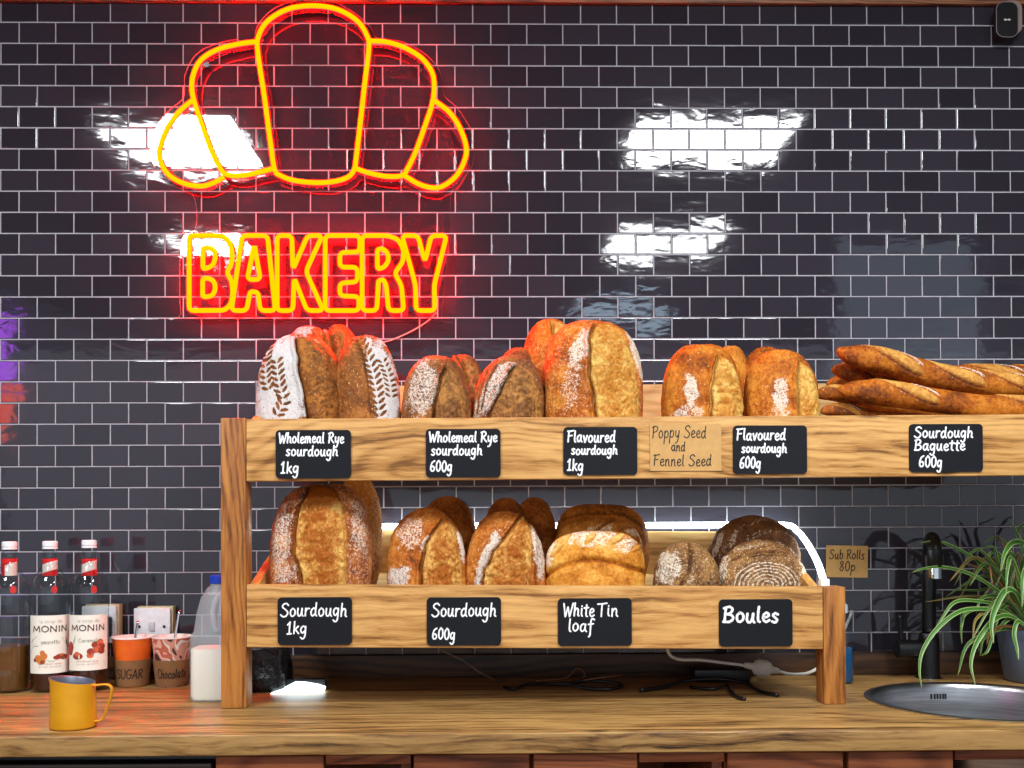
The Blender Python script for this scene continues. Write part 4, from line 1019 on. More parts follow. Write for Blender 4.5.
# ------------------------------------------------------------------ things on the worktop
def frosted(name, c, rough=.35, trans=.0, sub=0.0, alpha=1.0):
    t = NT(name); b = t.bsdf(c, rough, 0, .5)
    b.inputs['Transmission Weight'].default_value = trans; b.inputs['IOR'].default_value = 1.4
    return t.m
def thin_glass(name, tint, ior=1.5, rough=.02, rim=.45):
    """thin-walled clear sheet: tinted see-through with a mirror sheen"""
    t = NT(name); lw = t.n('ShaderNodeLayerWeight'); fz = t.math('MULTIPLY_ADD', t.math('POWER', lw.outputs['Facing'], 3.5), rim, .045)
    tr = t.n('ShaderNodeBsdfTransparent'); tr.inputs[0].default_value = tint
    gl = t.n('ShaderNodeBsdfGlossy'); gl.inputs['Roughness'].default_value = rough
    mx = t.n('ShaderNodeMixShader'); t.l(fz, mx.inputs[0]); t.l(tr.outputs[0], mx.inputs[1]); t.l(gl.outputs[0], mx.inputs[2]); t.l(mx.outputs[0], t.out.inputs[0])
    return t.m

def on_counter(px, py):
    q = PZ(px, py, CZ); return q
# --- yellow milk jug
def jug():
    c = on_counter(73.2, 727.3); c = np.array([c[0], c[1], CZ + .0006]); k = 1 / sc(c[1])
    root = empty('milk_jug', c, 'yellow metal milk jug with a handle at the front left of the worktop', 'jug')
    yel = NT('yellow_enamel'); co = yel.coord()
    yel.bsdf(yel.ramp(yel.noise(co, 30, 3), [(.3, (200, 140, 8)), (.7, (210, 148, 12))]), .42, 0, .5); yel = yel.m
    grey = plain('steel_inside', (112, 120, 134), .35, .6)
    H, rb, rt = 46.5 * k, 22.0 * k, 20.4 * k
    seg = 56; V = []; Fc = []
    def ring(r, z, lip, inner=0.0):
        b = len(V)
        for i in range(seg):
            a = 2 * PI * i / seg
            sp = max(0, math.cos(a - (PI + .25))) ** 14 * lip       # pouring lip to the left
            tilt = .0055 * math.cos(a) * (z / H)
            rr = r + sp * .0042
            V.append((c[0] + rr * math.cos(a), c[1] + rr * math.sin(a), c[2] + z - (tilt if z > H * .8 else 0) + sp * .001))
        return b
    prof = [(rb - .004, 0, 0), (rb - .001, .0008, 0), (rb, .004, 0), (rb - .0006, H * .3, 0), ((rb + rt) / 2, H * .62, 0), (rt + .0002, H * .88, .4), (rt, H, 1)]
    bs = [ring(*q) for q in prof]
    for a, b in zip(bs, bs[1:]):
        for i in range(seg): j = (i + 1) % seg; Fc.append((a + i, a + j, b + j, b + i))
    Fc.append(tuple(range(seg - 1, -1, -1)))
    mk('body', V, Fc, yel, root)
    b0 = bs[-1]; rim = V[b0:b0 + seg]; V = []; Fc = []
    V += rim; 
    for dr, dz in ((.0012, .0006), (.0022, -.001), (.003, -.02), (.003, -.05), (.012, -.062)):
        for p in rim:
            d = np.array([p[0] - c[0], p[1] - c[1]]); L = np.linalg.norm(d); d = d / L * (L - dr)
            V.append((c[0] + d[0], c[1] + d[1], p[2] + dz))
    for r in range(5):
        for i in range(seg): j = (i + 1) % seg; Fc.append((r*seg+i, r*seg+j, (r+1)*seg+j, (r+1)*seg+i))
    Fc.append(tuple(5*seg + i for i in range(seg)))
    mk('lining', V, Fc, grey, root)
    hp = [(92.5, 685.2), (98, 685), (104, 684.5), (109, 685), (111.7, 688), (111.5, 694), (109, 703), (105.5, 713), (102.5, 719), (99, 720.5), (94.5, 721)]
    q = [P(x, y, c[1] - .002) for x, y in hp]
    mk('handle', *tube(catmull(q, 5), .0024, 10, up=(0, -1, 0), sq=(2.2, .8)), yel, root)
jug()

# --- syrup bottles
def bottle(px, top, basepy, lab, style, level, Yd):
    k = 1 / sc(Yd); c = np.array([P(px, 600, Yd)[0], Yd, CZ + .0006])
    root = empty('syrup_bottle', c, lab, 'bottle', 'glass syrup bottles by the tiled wall')
    H = (P(px, top, Yd)[2] - c[2])
    R_ = 18.4 * k
    rn = 6.4 * k
    prof = [(0, .004), (R_ - .006, .001), (R_ - .001, .003), (R_, .008), (R_, .045), (R_ - .0006, .05), (R_, .055), (R_, H * .50), (R_ - .0006, H * .51), (R_, H * .52), (R_, H * .655), (R_ * .985, H * .70), (R_ * .86, H * .75), (R_ * .62, H * .79), (R_ * .45, H * .83), (rn * 1.02, H * .87), (rn, H * .955), (rn * 1.05, H * .96), (rn, H * .975)]
    lathe_mb(prof, c, 40).build('glass', thin_glass('bottle_glass', (.86, .90, .90, 1), 1.22, .02, .75), root)
    Lz = level
    liq = [(0, .007), (R_ - .007, .004), (R_ - .003, .009), (R_ - .003, Lz), (0, Lz)]
    t = NT('amber_syrup'); t.bsdf((62, 24, 8) if style else (112, 72, 30), .12, 0, .5); 
    lathe_mb(liq, c, 32).build('syrup', t.m, root, 40)
    cap = [(0, H), (rn * .95, H), (rn * 1.12, H - .002), (rn * 1.12, H - .011), (rn * 1.0, H - .0115), (rn * 1.0, H - .0125), (rn * 1.12, H - .013), (rn * 1.12, H - .017), (rn * 1.0, H - .017)]
    lathe_mb(cap[::-1], c, 28).build('cap', MAT['white_plastic'], root, 40)
    # neck band: red, a white slanting stripe
    z0, z1 = P(px, 575.5, Yd)[2], P(px, 558.5, Yd)[2]
    t = NT('neck_band'); tc = t.n('ShaderNodeTexCoord'); sp = t.n('ShaderNodeSeparateXYZ'); t.l(tc.outputs['Object'], sp.inputs[0])
    zz = t.math('SUBTRACT', sp.outputs['Z'], (z0 + z1) / 2 - c[2])
    if style:
        q = t.math('ABSOLUTE', t.math('SUBTRACT', zz, t.math('MULTIPLY', sp.outputs['X'], .32)))
        fac = t.math('LESS_THAN', q, .0095)
    else:
        fac = t.math('MULTIPLY', t.math('GREATER_THAN', sp.outputs['X'], -.003), t.math('LESS_THAN', t.math('SUBTRACT', zz, t.math('MULTIPLY', sp.outputs['X'], .4)), .005))
    t.bsdf(t.mix(fac, (206, 20, 24), (232, 224, 214)), .5)
    nb = lathe_mb([(rn * 1.10, z0 - c[2]), (rn * 1.10, z1 - c[2]), (rn * 1.02, z1 - c[2])], c, 28).build('neck_label', t.m, root, 40)
    red = plain('red_seal', (178, 26, 24), .5)
    # round red seal on the shoulder
    sa = -PI / 2 + (.62 if style else .62)
    sz = P(px, 588.5, Yd)[2] - c[2]
    def srad(z):
        return float(np.interp(z, [q[1] for q in prof[8:17]], [q[0] for q in prof[8:17]]))
    mb = MB(); ring = []
    for i in range(14):
        a = 2 * PI * i / 14; dz = .0085 * math.sin(a); da = .0066 * math.cos(a) / srad(sz)
        z = sz + dz; r = srad(z) + .0006
        ring.append((c[0] + r * math.cos(sa + da), c[1] + r * math.sin(sa + da), c[2] + z))
    mb.add(ring, [tuple(range(14))]); mb.build('seal', red, root, False)
    if not style: return
    zl0, zl1 = P(px, style['y1'], Yd)[2] - c[2], P(px, style['y0'], Yd)[2] - c[2]
    a0 = -PI / 2 + style['rot'] + .42; half = 1.2
    rl = R_ + .0006
    def mp(u, v, dr=0.0):      # u -1..1 across the label, v 0..1 up
        a = a0 + u * half; return (c[0] + (rl + dr) * math.cos(a), c[1] + (rl + dr) * math.sin(a), c[2] + zl0 + v * (zl1 - zl0))
    mb = MB(); n = 24
    mb.add([mp(-1 + 2 * i / n, v) for v in (0, 1) for i in range(n + 1)], [(i, i + 1, n + 2 + i, n + 1 + i) for i in range(n)])
    lo = mb.build('label', plain('label_paper', (232, 230, 216), .6, vary=.02), root, True)
    asp = half * rl / (zl1 - zl0)
    def patch(name, pts, mat, dr=.0004):
        m_ = MB(); m_.add([mp(u, v, dr) for u, v in pts], [tuple(range(len(pts)))]); return m_
    def blob(u, v, ru, rv, n=10, rot=0):
        return [(u + ru * math.cos(a) * math.cos(rot) - rv * asp ** -1 * math.sin(a) * math.sin(rot) * 0, v + rv * math.sin(a) + ru * .3 * math.cos(a) * math.sin(rot)) for a in [2 * PI * i / n for i in range(n)]]
    def text(s, u0, u1, v, cap, hw, name, mat, bold=1):
        polys = [[(x, y) for x, y in pl] for pl in strokes(s, u0, v, cap, u1 - u0)]
        # strokes live in (u, v): make the pen round on the paper
        sc_u = half * rl; sc_v = zl1 - zl0
        pol2 = [[(x * sc_u, y * sc_v) for x, y in pl] for pl in polys]
        ribbon(pol2, hw, lambda x, y, d=0: mp(x / sc_u, y / sc_v, .0005 + d)).build(name, mat, lo, False)
    brown = plain('label_brown', (84, 46, 40), .6); 
    text('MONIN', -.74, .78, .72, .10, .00115, 'lettering', brown)
    text('le sirop de', -.42, .5, .87, .06, .00028, 'lettering', plain('label_grey', (140, 130, 124), .6))
    text(style['word'], -.36, .40, .51, .07, .00036, 'lettering', plain('label_olive', (96, 92, 66), .6))
    for kx in range(2):
        text('pure flavour syrup' if kx == 0 else 'sirop arome', -.46, .46, .155 - kx * .05, .03, .0002, 'lettering', plain('label_red', (170, 80, 60), .6))
    mbs = {}
    for (kind, u, v, ru, rv) in style['art']:
        colr = {'n': (128, 66, 34), 'o': (196, 116, 50), 'g': (56, 120, 62), 'r': (150, 52, 36), 'l': (202, 104, 66)}[kind]
        m_ = mbs.setdefault(kind, (MB(), plain('label_art_' + kind, colr, .6)))
        m_[0].add([mp(a, b, .0004 + .00003 * len(m_[0].f)) for a, b in blob(u, v, ru * 1.25, rv * 1.25)], [tuple(range(10))])
    for (u0, v0, u1, v1, w) in style['blades']:
        m_ = mbs.setdefault('g', (MB(), plain('label_art_g', (56, 120, 62), .6)))
        um, vm = (u0+u1)/2, (v0+v1)/2
        m_[0].add([mp(u0, v0, .0005), mp(um + w, vm, .0005), mp(u1, v1, .0005), mp(um - w, vm, .0005)], [(0, 1, 2, 3)])
    art = MB(); mats = []
    for kd, (m_, mm) in mbs.items(): art.add(m_.v, m_.f, len(mats)); mats.append(mm)
    art.build('picture', mats, lo, False)
art1 = [('o', -.5, .27, .12, .045), ('o', -.25, .30, .13, .05), ('o', -.36, .22, .16, .05), ('n', -.62, .235, .08, .03), ('n', -.3, .2, .08, .03), ('r', .48, .29, .20, .035), ('n', .62, .27, .18, .035), ('r', .3, .27, .14, .03), ('o', -.3, .36, .09, .035), ('l', .5, .31, .08, .02)]
bl1 = [(-.92, .36, -.38, .62, .06), (-.9, .52, -.52, .66, .05), (-.85, .44, -.3, .5, .05), (.5, .62, .9, .42, .05), (.7, .64, .85, .40, .05), (-.1, .2, .3, .22, .09), (-.15, .24, .2, .19, .06)]
art2 = [('r', .35, .46, .15, .05), ('l', .55, .5, .13, .05), ('r', .62, .42, .15, .055), ('l', .4, .37, .15, .05), ('r', .62, .34, .13, .045), ('r', .15, .34, .14, .05), ('l', .12, .27, .12, .04), ('r', -.42, .26, .2, .05), ('l', -.45, .3, .1, .035), ('r', -.8, .42, .14, .08), ('n', -.85, .34, .14, .06), ('l', .46, .42, .06, .02)]
bottle(9.5, 541.5, 690, 'syrup bottle at the left edge of the photo with no front label showing', None, .098, -.172)
bottle(50.0, 541.0, 690, 'syrup bottle with nuts and green leaves on its label, left of its twin', dict(y0=614, y1=671, rot=-.02, word='amaretto', art=art1, blades=bl1), .062, -.166)
bottle(89.2, 540.0, 688, 'syrup bottle with red caramel pieces on its label', dict(y0=613.5, y1=668, rot=-.14, word='Caramel', art=art2, blades=[(-.5, .64, -.66, .44, .02)]), .060, -.160)

# --- paper cups in card sleeves, with stirrers
def cup(px, y_rim, y_base, lab, word, style):
    Yd = -.105; k = 1 / sc(Yd); c = np.array([P(px, 660, Yd)[0], Yd, CZ + .0006])
    root = empty('paper_cup', c, lab, 'cup', 'paper cups in card sleeves')
    H = P(px, y_rim, Yd)[2] - c[2]; rt, rb = 19.2 * k, 14.2 * k
    rad = lambda z: rb + (rt - rb) * z / H
    t = NT('cup_print_' + style)
    if style == 'orange':
        co = t.coord(); colr = t.ramp(t.noise(co, 25, 2), [(.35, (222, 92, 16)), (.7, (238, 112, 26))])
    else:
        co = t.coord((1, 1, .8)); n = t.noise(co, 26, 1, .4, .8)
        colr = t.ramp(n, [(.40, (66, 44, 40)), (.41, (206, 146, 124)), (.50, (206, 146, 124)), (.505, (226, 216, 208)), (.54, (226, 216, 208)), (.545, (186, 100, 74)), (.62, (186, 100, 74)), (.625, (222, 176, 156))])
    t.bsdf(colr, .5)
    prof = [(0, .003), (rb - .002, .002), (rb, 0), (rb, .001)] + [(rad(H * q) , H * q) for q in (.1, .3, .5, .7, .9, .985)]
    lathe_mb(prof, c, 44).build('body', t.m, root, 40)
    wh = plain('cup_white', (236, 226, 216), .55)
    ins = [(rt + .0004, H - .003), (rt + .0018, H - .001), (rt + .0010, H + .0008), (rt - .0006, H), (rad(H * .8) - .001, H * .8), (rad(H * .72) - .001, H * .72)]
    rim = lathe_mb(ins, c, 44).build('rim', wh, root)
    fillc = plain('sugar' if style == 'orange' else 'chocolate_powder', (230, 224, 214) if style == 'orange' else (88, 52, 34), .9)
    lathe_mb([(rad(H * .72) - .001, H * .722), (0, H * .74)], c, 30).build('contents', fillc, root)
    z1 = P(px, 658.5, Yd)[2] - c[2]; z0 = .002
    kr = plain('card_sleeve', (132, 94, 56), .85, bump=(300, .2, .0005))
    so = lathe_mb([(rad(z0) + .0004, z0), (rad(z0) + .0024, z0), (rad(z1) + .0028, z1), (rad(z1) + .0008, z1)], c, 48).build('sleeve', kr, root, 40)
    def mp(x, y, d=0.0):
        z = z0 + y; r = rad(z) + .0031 + d; a = -PI / 2 + .30 + x / (rt * .95); return (c[0] + r * math.cos(a), c[1] + r * math.sin(a), c[2] + z)
    zz = z1 - z0
    w0, w1, cap = (-.040, .026, .020) if style == 'orange' else (-.037, .035, .020)
    ribbon(strokes(word, w0, zz * .32, cap, w1 - w0, .08, .05, random.Random(4)), .0012, mp).build('lettering', MAT['ink'], so, False)
    return c, H, rt
c1_, H1, r1 = cup(132.5, 636.5, 685, 'orange paper cup in a card sleeve reading SUGAR', 'SUGAR', 'orange')
c2_, H2, r2 = cup(172, 636, 685, 'patterned paper cup in a card sleeve reading Chocolate', 'Chocolate', 'pattern')
def stirrer(c, H, dx, ytop, px, lab):
    top = P(px, ytop, c[1] + .012); b = np.array([c[0] + dx * .3, c[1], c[2] + H * .76])
    o = mk('stirring_spoon', *tube(catmull([b, (b * .5 + top * .5), top], 5), .0021, 8, up=(0, -1, 0), sq=(.7, 1.5)), MAT['chrome'], None, True)
    tag(o, lab, 'spoon', 'spoon handles standing in the paper cups')
stirrer(c1_, H1, .01, 621, 138, 'short spoon handle standing in the SUGAR cup')
stirrer(c2_, H2, .01, 610, 179.5, 'tall spoon handle standing in the Chocolate cup')

# --- white sockets with plug
def socket(px0, px1, py0, py1, lab, plug):
    Y = -.006; a, b = P(px0, py1, Y - .03), P(px1, py0, Y - .03)
    root = empty('wall_socket', ((a[0] + b[0]) / 2, Y, a[2]), lab, 'socket', 'white electrical plates on the tiles')
    mk('back_box', *box((a[0] + .004, Y - .024, a[2] + .003), (b[0] + .004, Y - .0005, b[2] + .003), .003), plain('ivory_box', (214, 202, 160), .5), root, 30)
    mk('plate', *box((a[0], Y - .033, a[2]), (b[0], Y - .0245, b[2]), .003, 3), MAT['white_plastic'], root, 30)
    cx, cz = (a[0] + b[0]) / 2, (a[2] + b[2]) / 2
    mk('switch', *box((cx - .0065, Y - .037, cz - .009), (cx + .0065, Y - .0335, cz + .011), .0015), plain('switch_white', (205, 208, 212), .4), root, 30)
    for sx in (-.0285, .0285):
        mk('screw', *tube([(cx + sx, Y - .0345, cz), (cx + sx, Y - .033, cz)], .0034, 12), plain('screw_dark', (70, 70, 74), .4, .7), root, 30)
    if plug:
        p = P(108, 627, Y - .05)
        t = tag(mk('power_plug', *box((p[0] - .016, Y - .062, p[2] - .024), (p[0] + .006, Y - .0345, p[2] + .024), .008, 3), MAT['black_plastic'], None, 30), 'black power plug in the socket behind the caramel syrup bottle', 'plug')
        w = [(p[0] - .004, Y - .055, p[2] - .023), (p[0] - .004, Y - .06, p[2] - .045), (p[0] - .006, Y - .05, p[2] - .09), (p[0] - .012, Y - .045, CZ + .02), (p[0] - .03, Y - .05, CZ + .005)]
        mk('cable', *tube(catmull(w, 5), .003, 8), MAT['black_plastic'], t)
socket(134, 170.5, 608, 645, 'white switched plate on the tiles behind the paper cups', False)
socket(82, 116.5, 606, 643, 'white socket plate with a black plug behind the syrup bottle', True)

# --- plastic milk bottle
def milk():
    Yd = -.288; k = 1 / sc(Yd); x0, x1 = P(193.5, 640, Yd)[0], P(236, 640, Yd)[0]
    cx, hx = (x0 + x1) / 2, (x1 - x0) / 2; hy = hx * .95
    c = np.array([cx, Yd + hy * 0 + .0, CZ + .0006])
    root = empty('milk_bottle', c, 'part-full plastic milk bottle with a blue cap behind the left post', 'bottle')
    zs = lambda py: P(214, py, Yd)[2] - c[2]
    def ring_prof(levels, seg=40, inset=0.0):
        V = []; Fc = []
        for (z, fx, fy, ex, ox) in levels:
            for i in range(seg):
                a = 2 * PI * i / seg; ca, sa = math.cos(a), math.sin(a)
                r = (abs(ca) ** ex + abs(sa) ** ex) ** (-1 / ex)
                V.append((cx + ox + (hx * fx - inset) * r * ca, Yd + (hy * fy - inset) * r * sa, c[2] + z))
        n = len(levels)
        for j in range(n - 1):
            for i in range(seg): i2 = (i + 1) % seg; Fc.append((j*seg+i, j*seg+i2, (j+1)*seg+i2, (j+1)*seg+i))
        Fc.append(tuple(range(seg - 1, -1, -1))); Fc.append(tuple((n-1)*seg + i for i in range(seg)))
        return V, Fc
    H = zs(582)
    lv = [(0, .93, .93, 6, 0), (.004, .98, .98, 6, 0), (zs(692), 1, 1, 6, 0), (zs(690), .985, .985, 6, 0), (zs(686), 1, 1, 6, 0), (zs(646), 1, 1, 6, 0), (zs(643), .985, .985, 6, 0), (zs(640), 1, 1, 5.5, 0), (zs(634), .985, .985, 5, 0), (zs(630), .90, .92, 4.5, .002), (zs(612), .84, .86, 4, .004), (zs(597), .72, .74, 3.2, .006), (zs(588), .52, .52, 2.4, .008), (zs(585), .40, .40, 2, .009), (zs(582), .38, .38, 2, .009)]
    t = NT('cloudy_plastic')
    tr = t.n('ShaderNodeBsdfTransparent'); tr.inputs[0].default_value = (.96, .98, 1, 1)
    b = t.n('ShaderNodeBsdfPrincipled'); b.inputs['Base Color'].default_value = s2l((232, 238, 242)); b.inputs['Roughness'].default_value = .3
    mx = t.n('ShaderNodeMixShader'); mx.inputs[0].default_value = .26; t.l(tr.outputs[0], mx.inputs[1]); t.l(b.outputs[0], mx.inputs[2]); t.l(mx.outputs[0], t.out.inputs[0])
    mk('body', *ring_prof(lv), t.m, root, 50)
    ml = [(.003, .9, .9, 6, 0), (.01, .97, .97, 6, 0), (zs(648), .97, .97, 6, 0), (zs(647), .97, .97, 6, 0)]
    mk('milk', *ring_prof(ml, inset=.001), plain('milk', (255, 250, 226), .4, vary=.0), root, 50)
    q = [(cx + .004, Yd - hy * .62, c[2] + zs(601)), (cx + .0, Yd - hy * .86, c[2] + zs(607)), (cx - .002, Yd - hy * .95, c[2] + zs(618)), (cx - .002, Yd - hy * .93, c[2] + zs(632))]
    q = [P(222, 592, Yd - hy * .5), P(216, 600, Yd - hy * .8), P(213, 612, Yd - hy * .93), P(214, 624, Yd - hy * .95), P(217, 632, Yd - hy * .93)]
    mk('handle', *tube(catmull(q, 5), .006, 10), t.m, root)
    ccx = cx + .009
    prof = [(.0, zs(575)), (.0155, zs(575)), (.0185, zs(576.5)), (.0185, zs(583)), (.017, zs(583.2)), (.012, zs(583.2))]
    lathe_mb(prof[::-1], (ccx, Yd, c[2]), 30).build('cap', plain('blue_cap', (20, 62, 190), .4), root, 40)
milk()

# --- sink, tap, plant, soap
def sink():
    root = empty('round_sink', (SINK[0], SINK[1], CZ - .17), 'round stainless steel sink bowl set into the worktop', 'sink')
    t = NT('brushed_steel'); co = t.coord((1, 1, 40)); n = t.noise(co, 8, 3)
    t.bsdf(t.ramp(n, [(.3, (158, 158, 160)), (.7, (196, 196, 198))]), .28, 1.0, .5, t.bump(t.noise(co, 30, 3), .12, .001)); st = t.m
    r = SINK_R
    prof = [(r, .0004), (r + .0005, .0022), (r - .004, .0034), (r - .012, .0026), (r - .0155, -.001), (r - .018, -.008), (r - .021, -.05), (r - .026, -.12), (r - .04, -.145), (r - .07, -.155), (.045, -.158), (.03, -.160), (0, -.160)]
    lathe_mb(prof, (SINK[0], SINK[1], CZ), 72).build('bowl', st, root, 60)
    mb = MB()
    for i, da in enumerate((-.16, -.10, -.05, .0, .05, .09)):
        a = PI * .5 - .03 - da * .62; rr = r - .0195
        p = np.array([SINK[0] + rr * math.cos(a), SINK[1] + rr * math.sin(a), CZ - .024])
        mb.add(*box(p + np.array([-.0022, -.001, -.008]), p + np.array([.0022, .001, .004]), .0006))
    mb.build('overflow_slots', MAT['black_plastic'], root, 30)
    lathe_mb([(.04, .0005), (.038, .003), (.02, .001), (0, .001)], (SINK[0], SINK[1], CZ - .158), 30).build('drain', MAT['chrome'], root, 40)
sink()
def tap():
    Y = -.085; c = P(929, 677, Y); c[2] = CZ + .0006
    root = empty('kitchen_tap', c, 'tall black swan-neck tap behind the sink', 'tap')
    bl = MAT['black_metal']; k = 1 / sc(Y)
    ztop = P(930, 545, Y)[2]
    mb = MB(); mb.add(*lathe([(.0, 0), (.026, 0), (.027, .004), (.0235, .008), (.0225, .09), (.0215, .10), (.0195, .104), (0, .104)], c, 32)); mb.build('base', bl, root, 40)
    lathe_mb([(.029, .0), (.030, .0025), (.026, .004)], c, 32).build('base_ring', MAT['chrome'], root, 40)
    # neck rises and arches towards the room
    pts = [(c[0], Y, c[2] + .10), tuple(P(929.5, 570, Y)), tuple(P(930, 550, Y - .004)), tuple(P(931, 539.5, Y - .04)), tuple(P(933, 540, Y - .085)), tuple(P(934.5, 547, Y - .108)), tuple(P(935, 553, Y - .113))]
    mk('neck', *tube(catmull(pts, 7), .0150, 18, up=(1, 0, 0)), bl, root)
    a = np.array(pts[-1])
    lathe_mb([(.0, 0), (.0145, 0), (.0158, .002), (.0162, .039), (.014, .041), (0, .041)], (a[0], a[1], a[2] - .032), 26).build('spray_head', bl, root, 40)
    lathe_mb([(.0, 0), (.0125, 0), (.0138, .001), (.0138, .024), (0, .024)], (a[0], a[1], a[2] - .056), 26).build('nozzle', MAT['chrome'], root, 40)
    hc = P(909, 649, Y)
    m_ = MB(); m_.add(*tube([(c[0] - .02, Y, hc[2]), (hc[0] - .028, Y, hc[2])], .0205, 22))
    m_.build('valve', bl, root, 40)
    lp = [(hc[0] - .018, Y, hc[2] + .018), (hc[0] - .020, Y - .002, hc[2] + .045), (hc[0] - .021, Y - .004, hc[2] + .078)]
    mk('lever', *tube(catmull(lp, 5), [.0052] * 6 + [.0045] * 5, 10), bl, root)
    mk('indicator', *tube([(c[0] - .016, Y - .0225, hc[2] + .012), (c[0] - .016, Y - .0245, hc[2] + .012)], .003, 12), MAT['chrome'], root)
tap()
def plant():
    Y = -.125; base = P(1037, 686, Y); k = 1 / sc(Y)
    c = np.array([base[0], Y, CZ + .0006])
    root = empty('potted_spider_plant', c, 'spider plant with striped arching leaves in a grey-blue pot by the sink', 'plant')
    H = P(1034, 628, Y)[2] - c[2]
    rt, rb = .083, .068
    lathe_mb([(0, .002), (rb - .006, 0), (rb, .004), (rt, H - .004), (rt - .001, H), (rt - .006, H), (rt - .008, H - .02), (0, H - .022)], c, 48).build('pot', plain('pot_glaze', (78, 86, 100), .45), root, 50)
    lathe_mb([(rt - .0085, H - .018), (.03, H - .012), (0, H - .01)], c, 30).build('soil', plain('potting_soil', (44, 30, 22), .95, bump=(120, 1, .004)), root)
    g = NT('spider_leaf'); uu = g.attr('across').outputs['Fac']; dry = g.attr('dry').outputs['Fac']
    colr = g.ramp(uu, [(.0, (176, 196, 118)), (.12, (168, 190, 108)), (.22, (40, 92, 28)), (.5, (66, 122, 40)), (.78, (40, 92, 28)), (.88, (168, 190, 108)), (1, (176, 196, 118))])
    co = g.coord(); colr = g.mix(g.math('MULTIPLY', g.noise(co, 40, 3), .4), colr, (60, 110, 44))
    colr = g.mix(dry, colr, (150, 92, 54)); b = g.bsdf(colr, .42, 0, .45); b.inputs['Subsurface Weight'].default_value = 0
    V = []; Fc = []; AC = []; DR = []
    O = lambda x, y: (860 + x / 4.043, 510 + y / 4.043)
    def leaf(path, w, dry=0.0, tip=.15, tw=0.0):
        """path of (px, py, Y)"""
        q = np.array(catmull([P(x, y, yy) for x, y, yy in path], 7)); n = len(q)
        T = np.gradient(q, axis=0); T /= np.linalg.norm(T, axis=1, keepdims=True) + 1e-9
        view = q - CAM; view /= np.linalg.norm(view, axis=1, keepdims=True)
        ref = np.array([math.sin(tw), -1.0, .55])
        S = np.cross(T, ref); S /= np.linalg.norm(S, axis=1, keepdims=True) + 1e-9
        Nn = np.cross(S, T)
        t = np.linspace(0, 1, n); ww = .74 * w * np.minimum(1, .45 + 2.2 * t) * np.clip((1 - t) / .45, 0, 1) ** .6 + .0002
        b0 = len(V)
        for i in range(n):
            for u in (-1, -.5, 0, .5, 1):
                V.append(tuple(q[i] + S[i] * ww[i] * u + Nn[i] * ww[i] * .35 * abs(u))); AC.append((u + 1) / 2)
                DR.append(min(1, dry + max(0, (t[i] - .88) * 3) * tip * 4))
        for i in range(n - 1):
            for j in range(4):
                Fc.append((b0 + i*5 + j, b0 + i*5 + j + 1, b0 + (i+1)*5 + j + 1, b0 + (i+1)*5 + j))
    def pl(pts, y0, y1): return [(*O(x, y), y0 + (y1 - y0) * i / (len(pts) - 1)) for i, (x, y) in enumerate(pts)]
    leaf(pl([(690,470),(600,360),(540,275),(450,190),(330,131),(235,132)], -.14, -.20), .0062)
    leaf(pl([(690,480),(620,390),(560,330),(450,262),(340,232),(260,237),(210,252)], -.15, -.24), .0058)
    leaf(pl([(680,490),(600,420),(500,400),(400,412),(310,482),(252,572),(240,650),(250,722)], -.16, -.27), .0062)
    leaf(pl([(680,485),(590,400),(500,372),(390,370),(335,432),(292,505)], -.15, -.22), .0052)
    leaf(pl([(690,490),(610,430),(540,445),(475,530),(448,620),(467,712)], -.17, -.28), .0068)
    leaf(pl([(690,480),(640,350),(590,325),(545,400),(530,470),(540,540)], -.18, -.27), .0088)
    leaf(pl([(700,480),(690,300),(668,150),(620,132),(585,175),(568,250)], -.18, -.30), .0085)
    leaf(pl([(690,480),(650,300),(612,195),(596,240),(590,338)], -.19, -.29), .0060)
    leaf(pl([(690,490),(640,450),(622,500),(634,560),(641,606)], -.20, -.25), .0060)
    leaf(pl([(690,470),(680,250),(640,110),(600,35)], -.13, -.13), .0062)
    leaf(pl([(700,470),(670,200),(640,80),(720,30)], -.12, -.10), .006)
    leaf(pl([(680,470),(620,200),(560,112),(500,134)], -.11, -.12), .005, .1)
    leaf(pl([(680,490),(580,480),(440,540),(395,670)], -.13, -.18), .006)
    leaf(pl([(680,480),(580,400),(440,410),(410,470),(412,540)], -.12, -.16), .005)
    leaf(pl([(690,480),(640,400),(560,350),(490,360),(470,420)], -.13, -.19), .006)
    leaf(pl([(680,470),(560,330),(470,325),(360,325)], -.11, -.13), .004)
    leaf(pl([(680,470),(560,290),(480,235),(425,218)], -.11, -.12), .005, .9)
    leaf(pl([(680,470),(580,320),(535,260),(525,228),(535,310)], -.14, -.22), .004, .85)
    leaf(pl([(680,480),(540,410),(470,440),(455,515)], -.15, -.23), .0045, .55)
    leaf(pl([(690,490),(580,470),(525,500),(512,545)], -.16, -.22), .004, .8)
    leaf(pl([(690,470),(600,190),(570,120),(545,95)], -.12, -.12), .0035, .8)
    leaf(pl([(690,480),(640,420),(600,380),(560,420),(520,560),(490,590)], -.14, -.2), .006)
    leaf(pl([(700,480),(720,300),(700,220),(660,260),(655,400)], -.2, -.3), .008)
    leaf(pl([(690,480),(660,330),(640,300),(660,200),(690,170)], -.16, -.2), .007)
    leaf(pl([(690,480),(600,300),(560,220),(540,150),(480,160)], -.12, -.14), .005)
    leaf(pl([(690,485),(610,440),(560,480),(500,520),(485,590)], -.15, -.2), .0055)
    leaf(pl([(700,470),(740,250),(800,180),(860,300)], -.14, -.2), .007)
    leaf(pl([(700,480),(760,380),(830,380),(870,520)], -.16, -.24), .007)
    leaf(pl([(700,470),(720,200),(760,60),(800,20)], -.12, -.1), .006)
    leaf(pl([(700,480),(680,400),(690,330),(720,420),(715,560)], -.2, -.24), .0075)
    rl = random.Random(11)
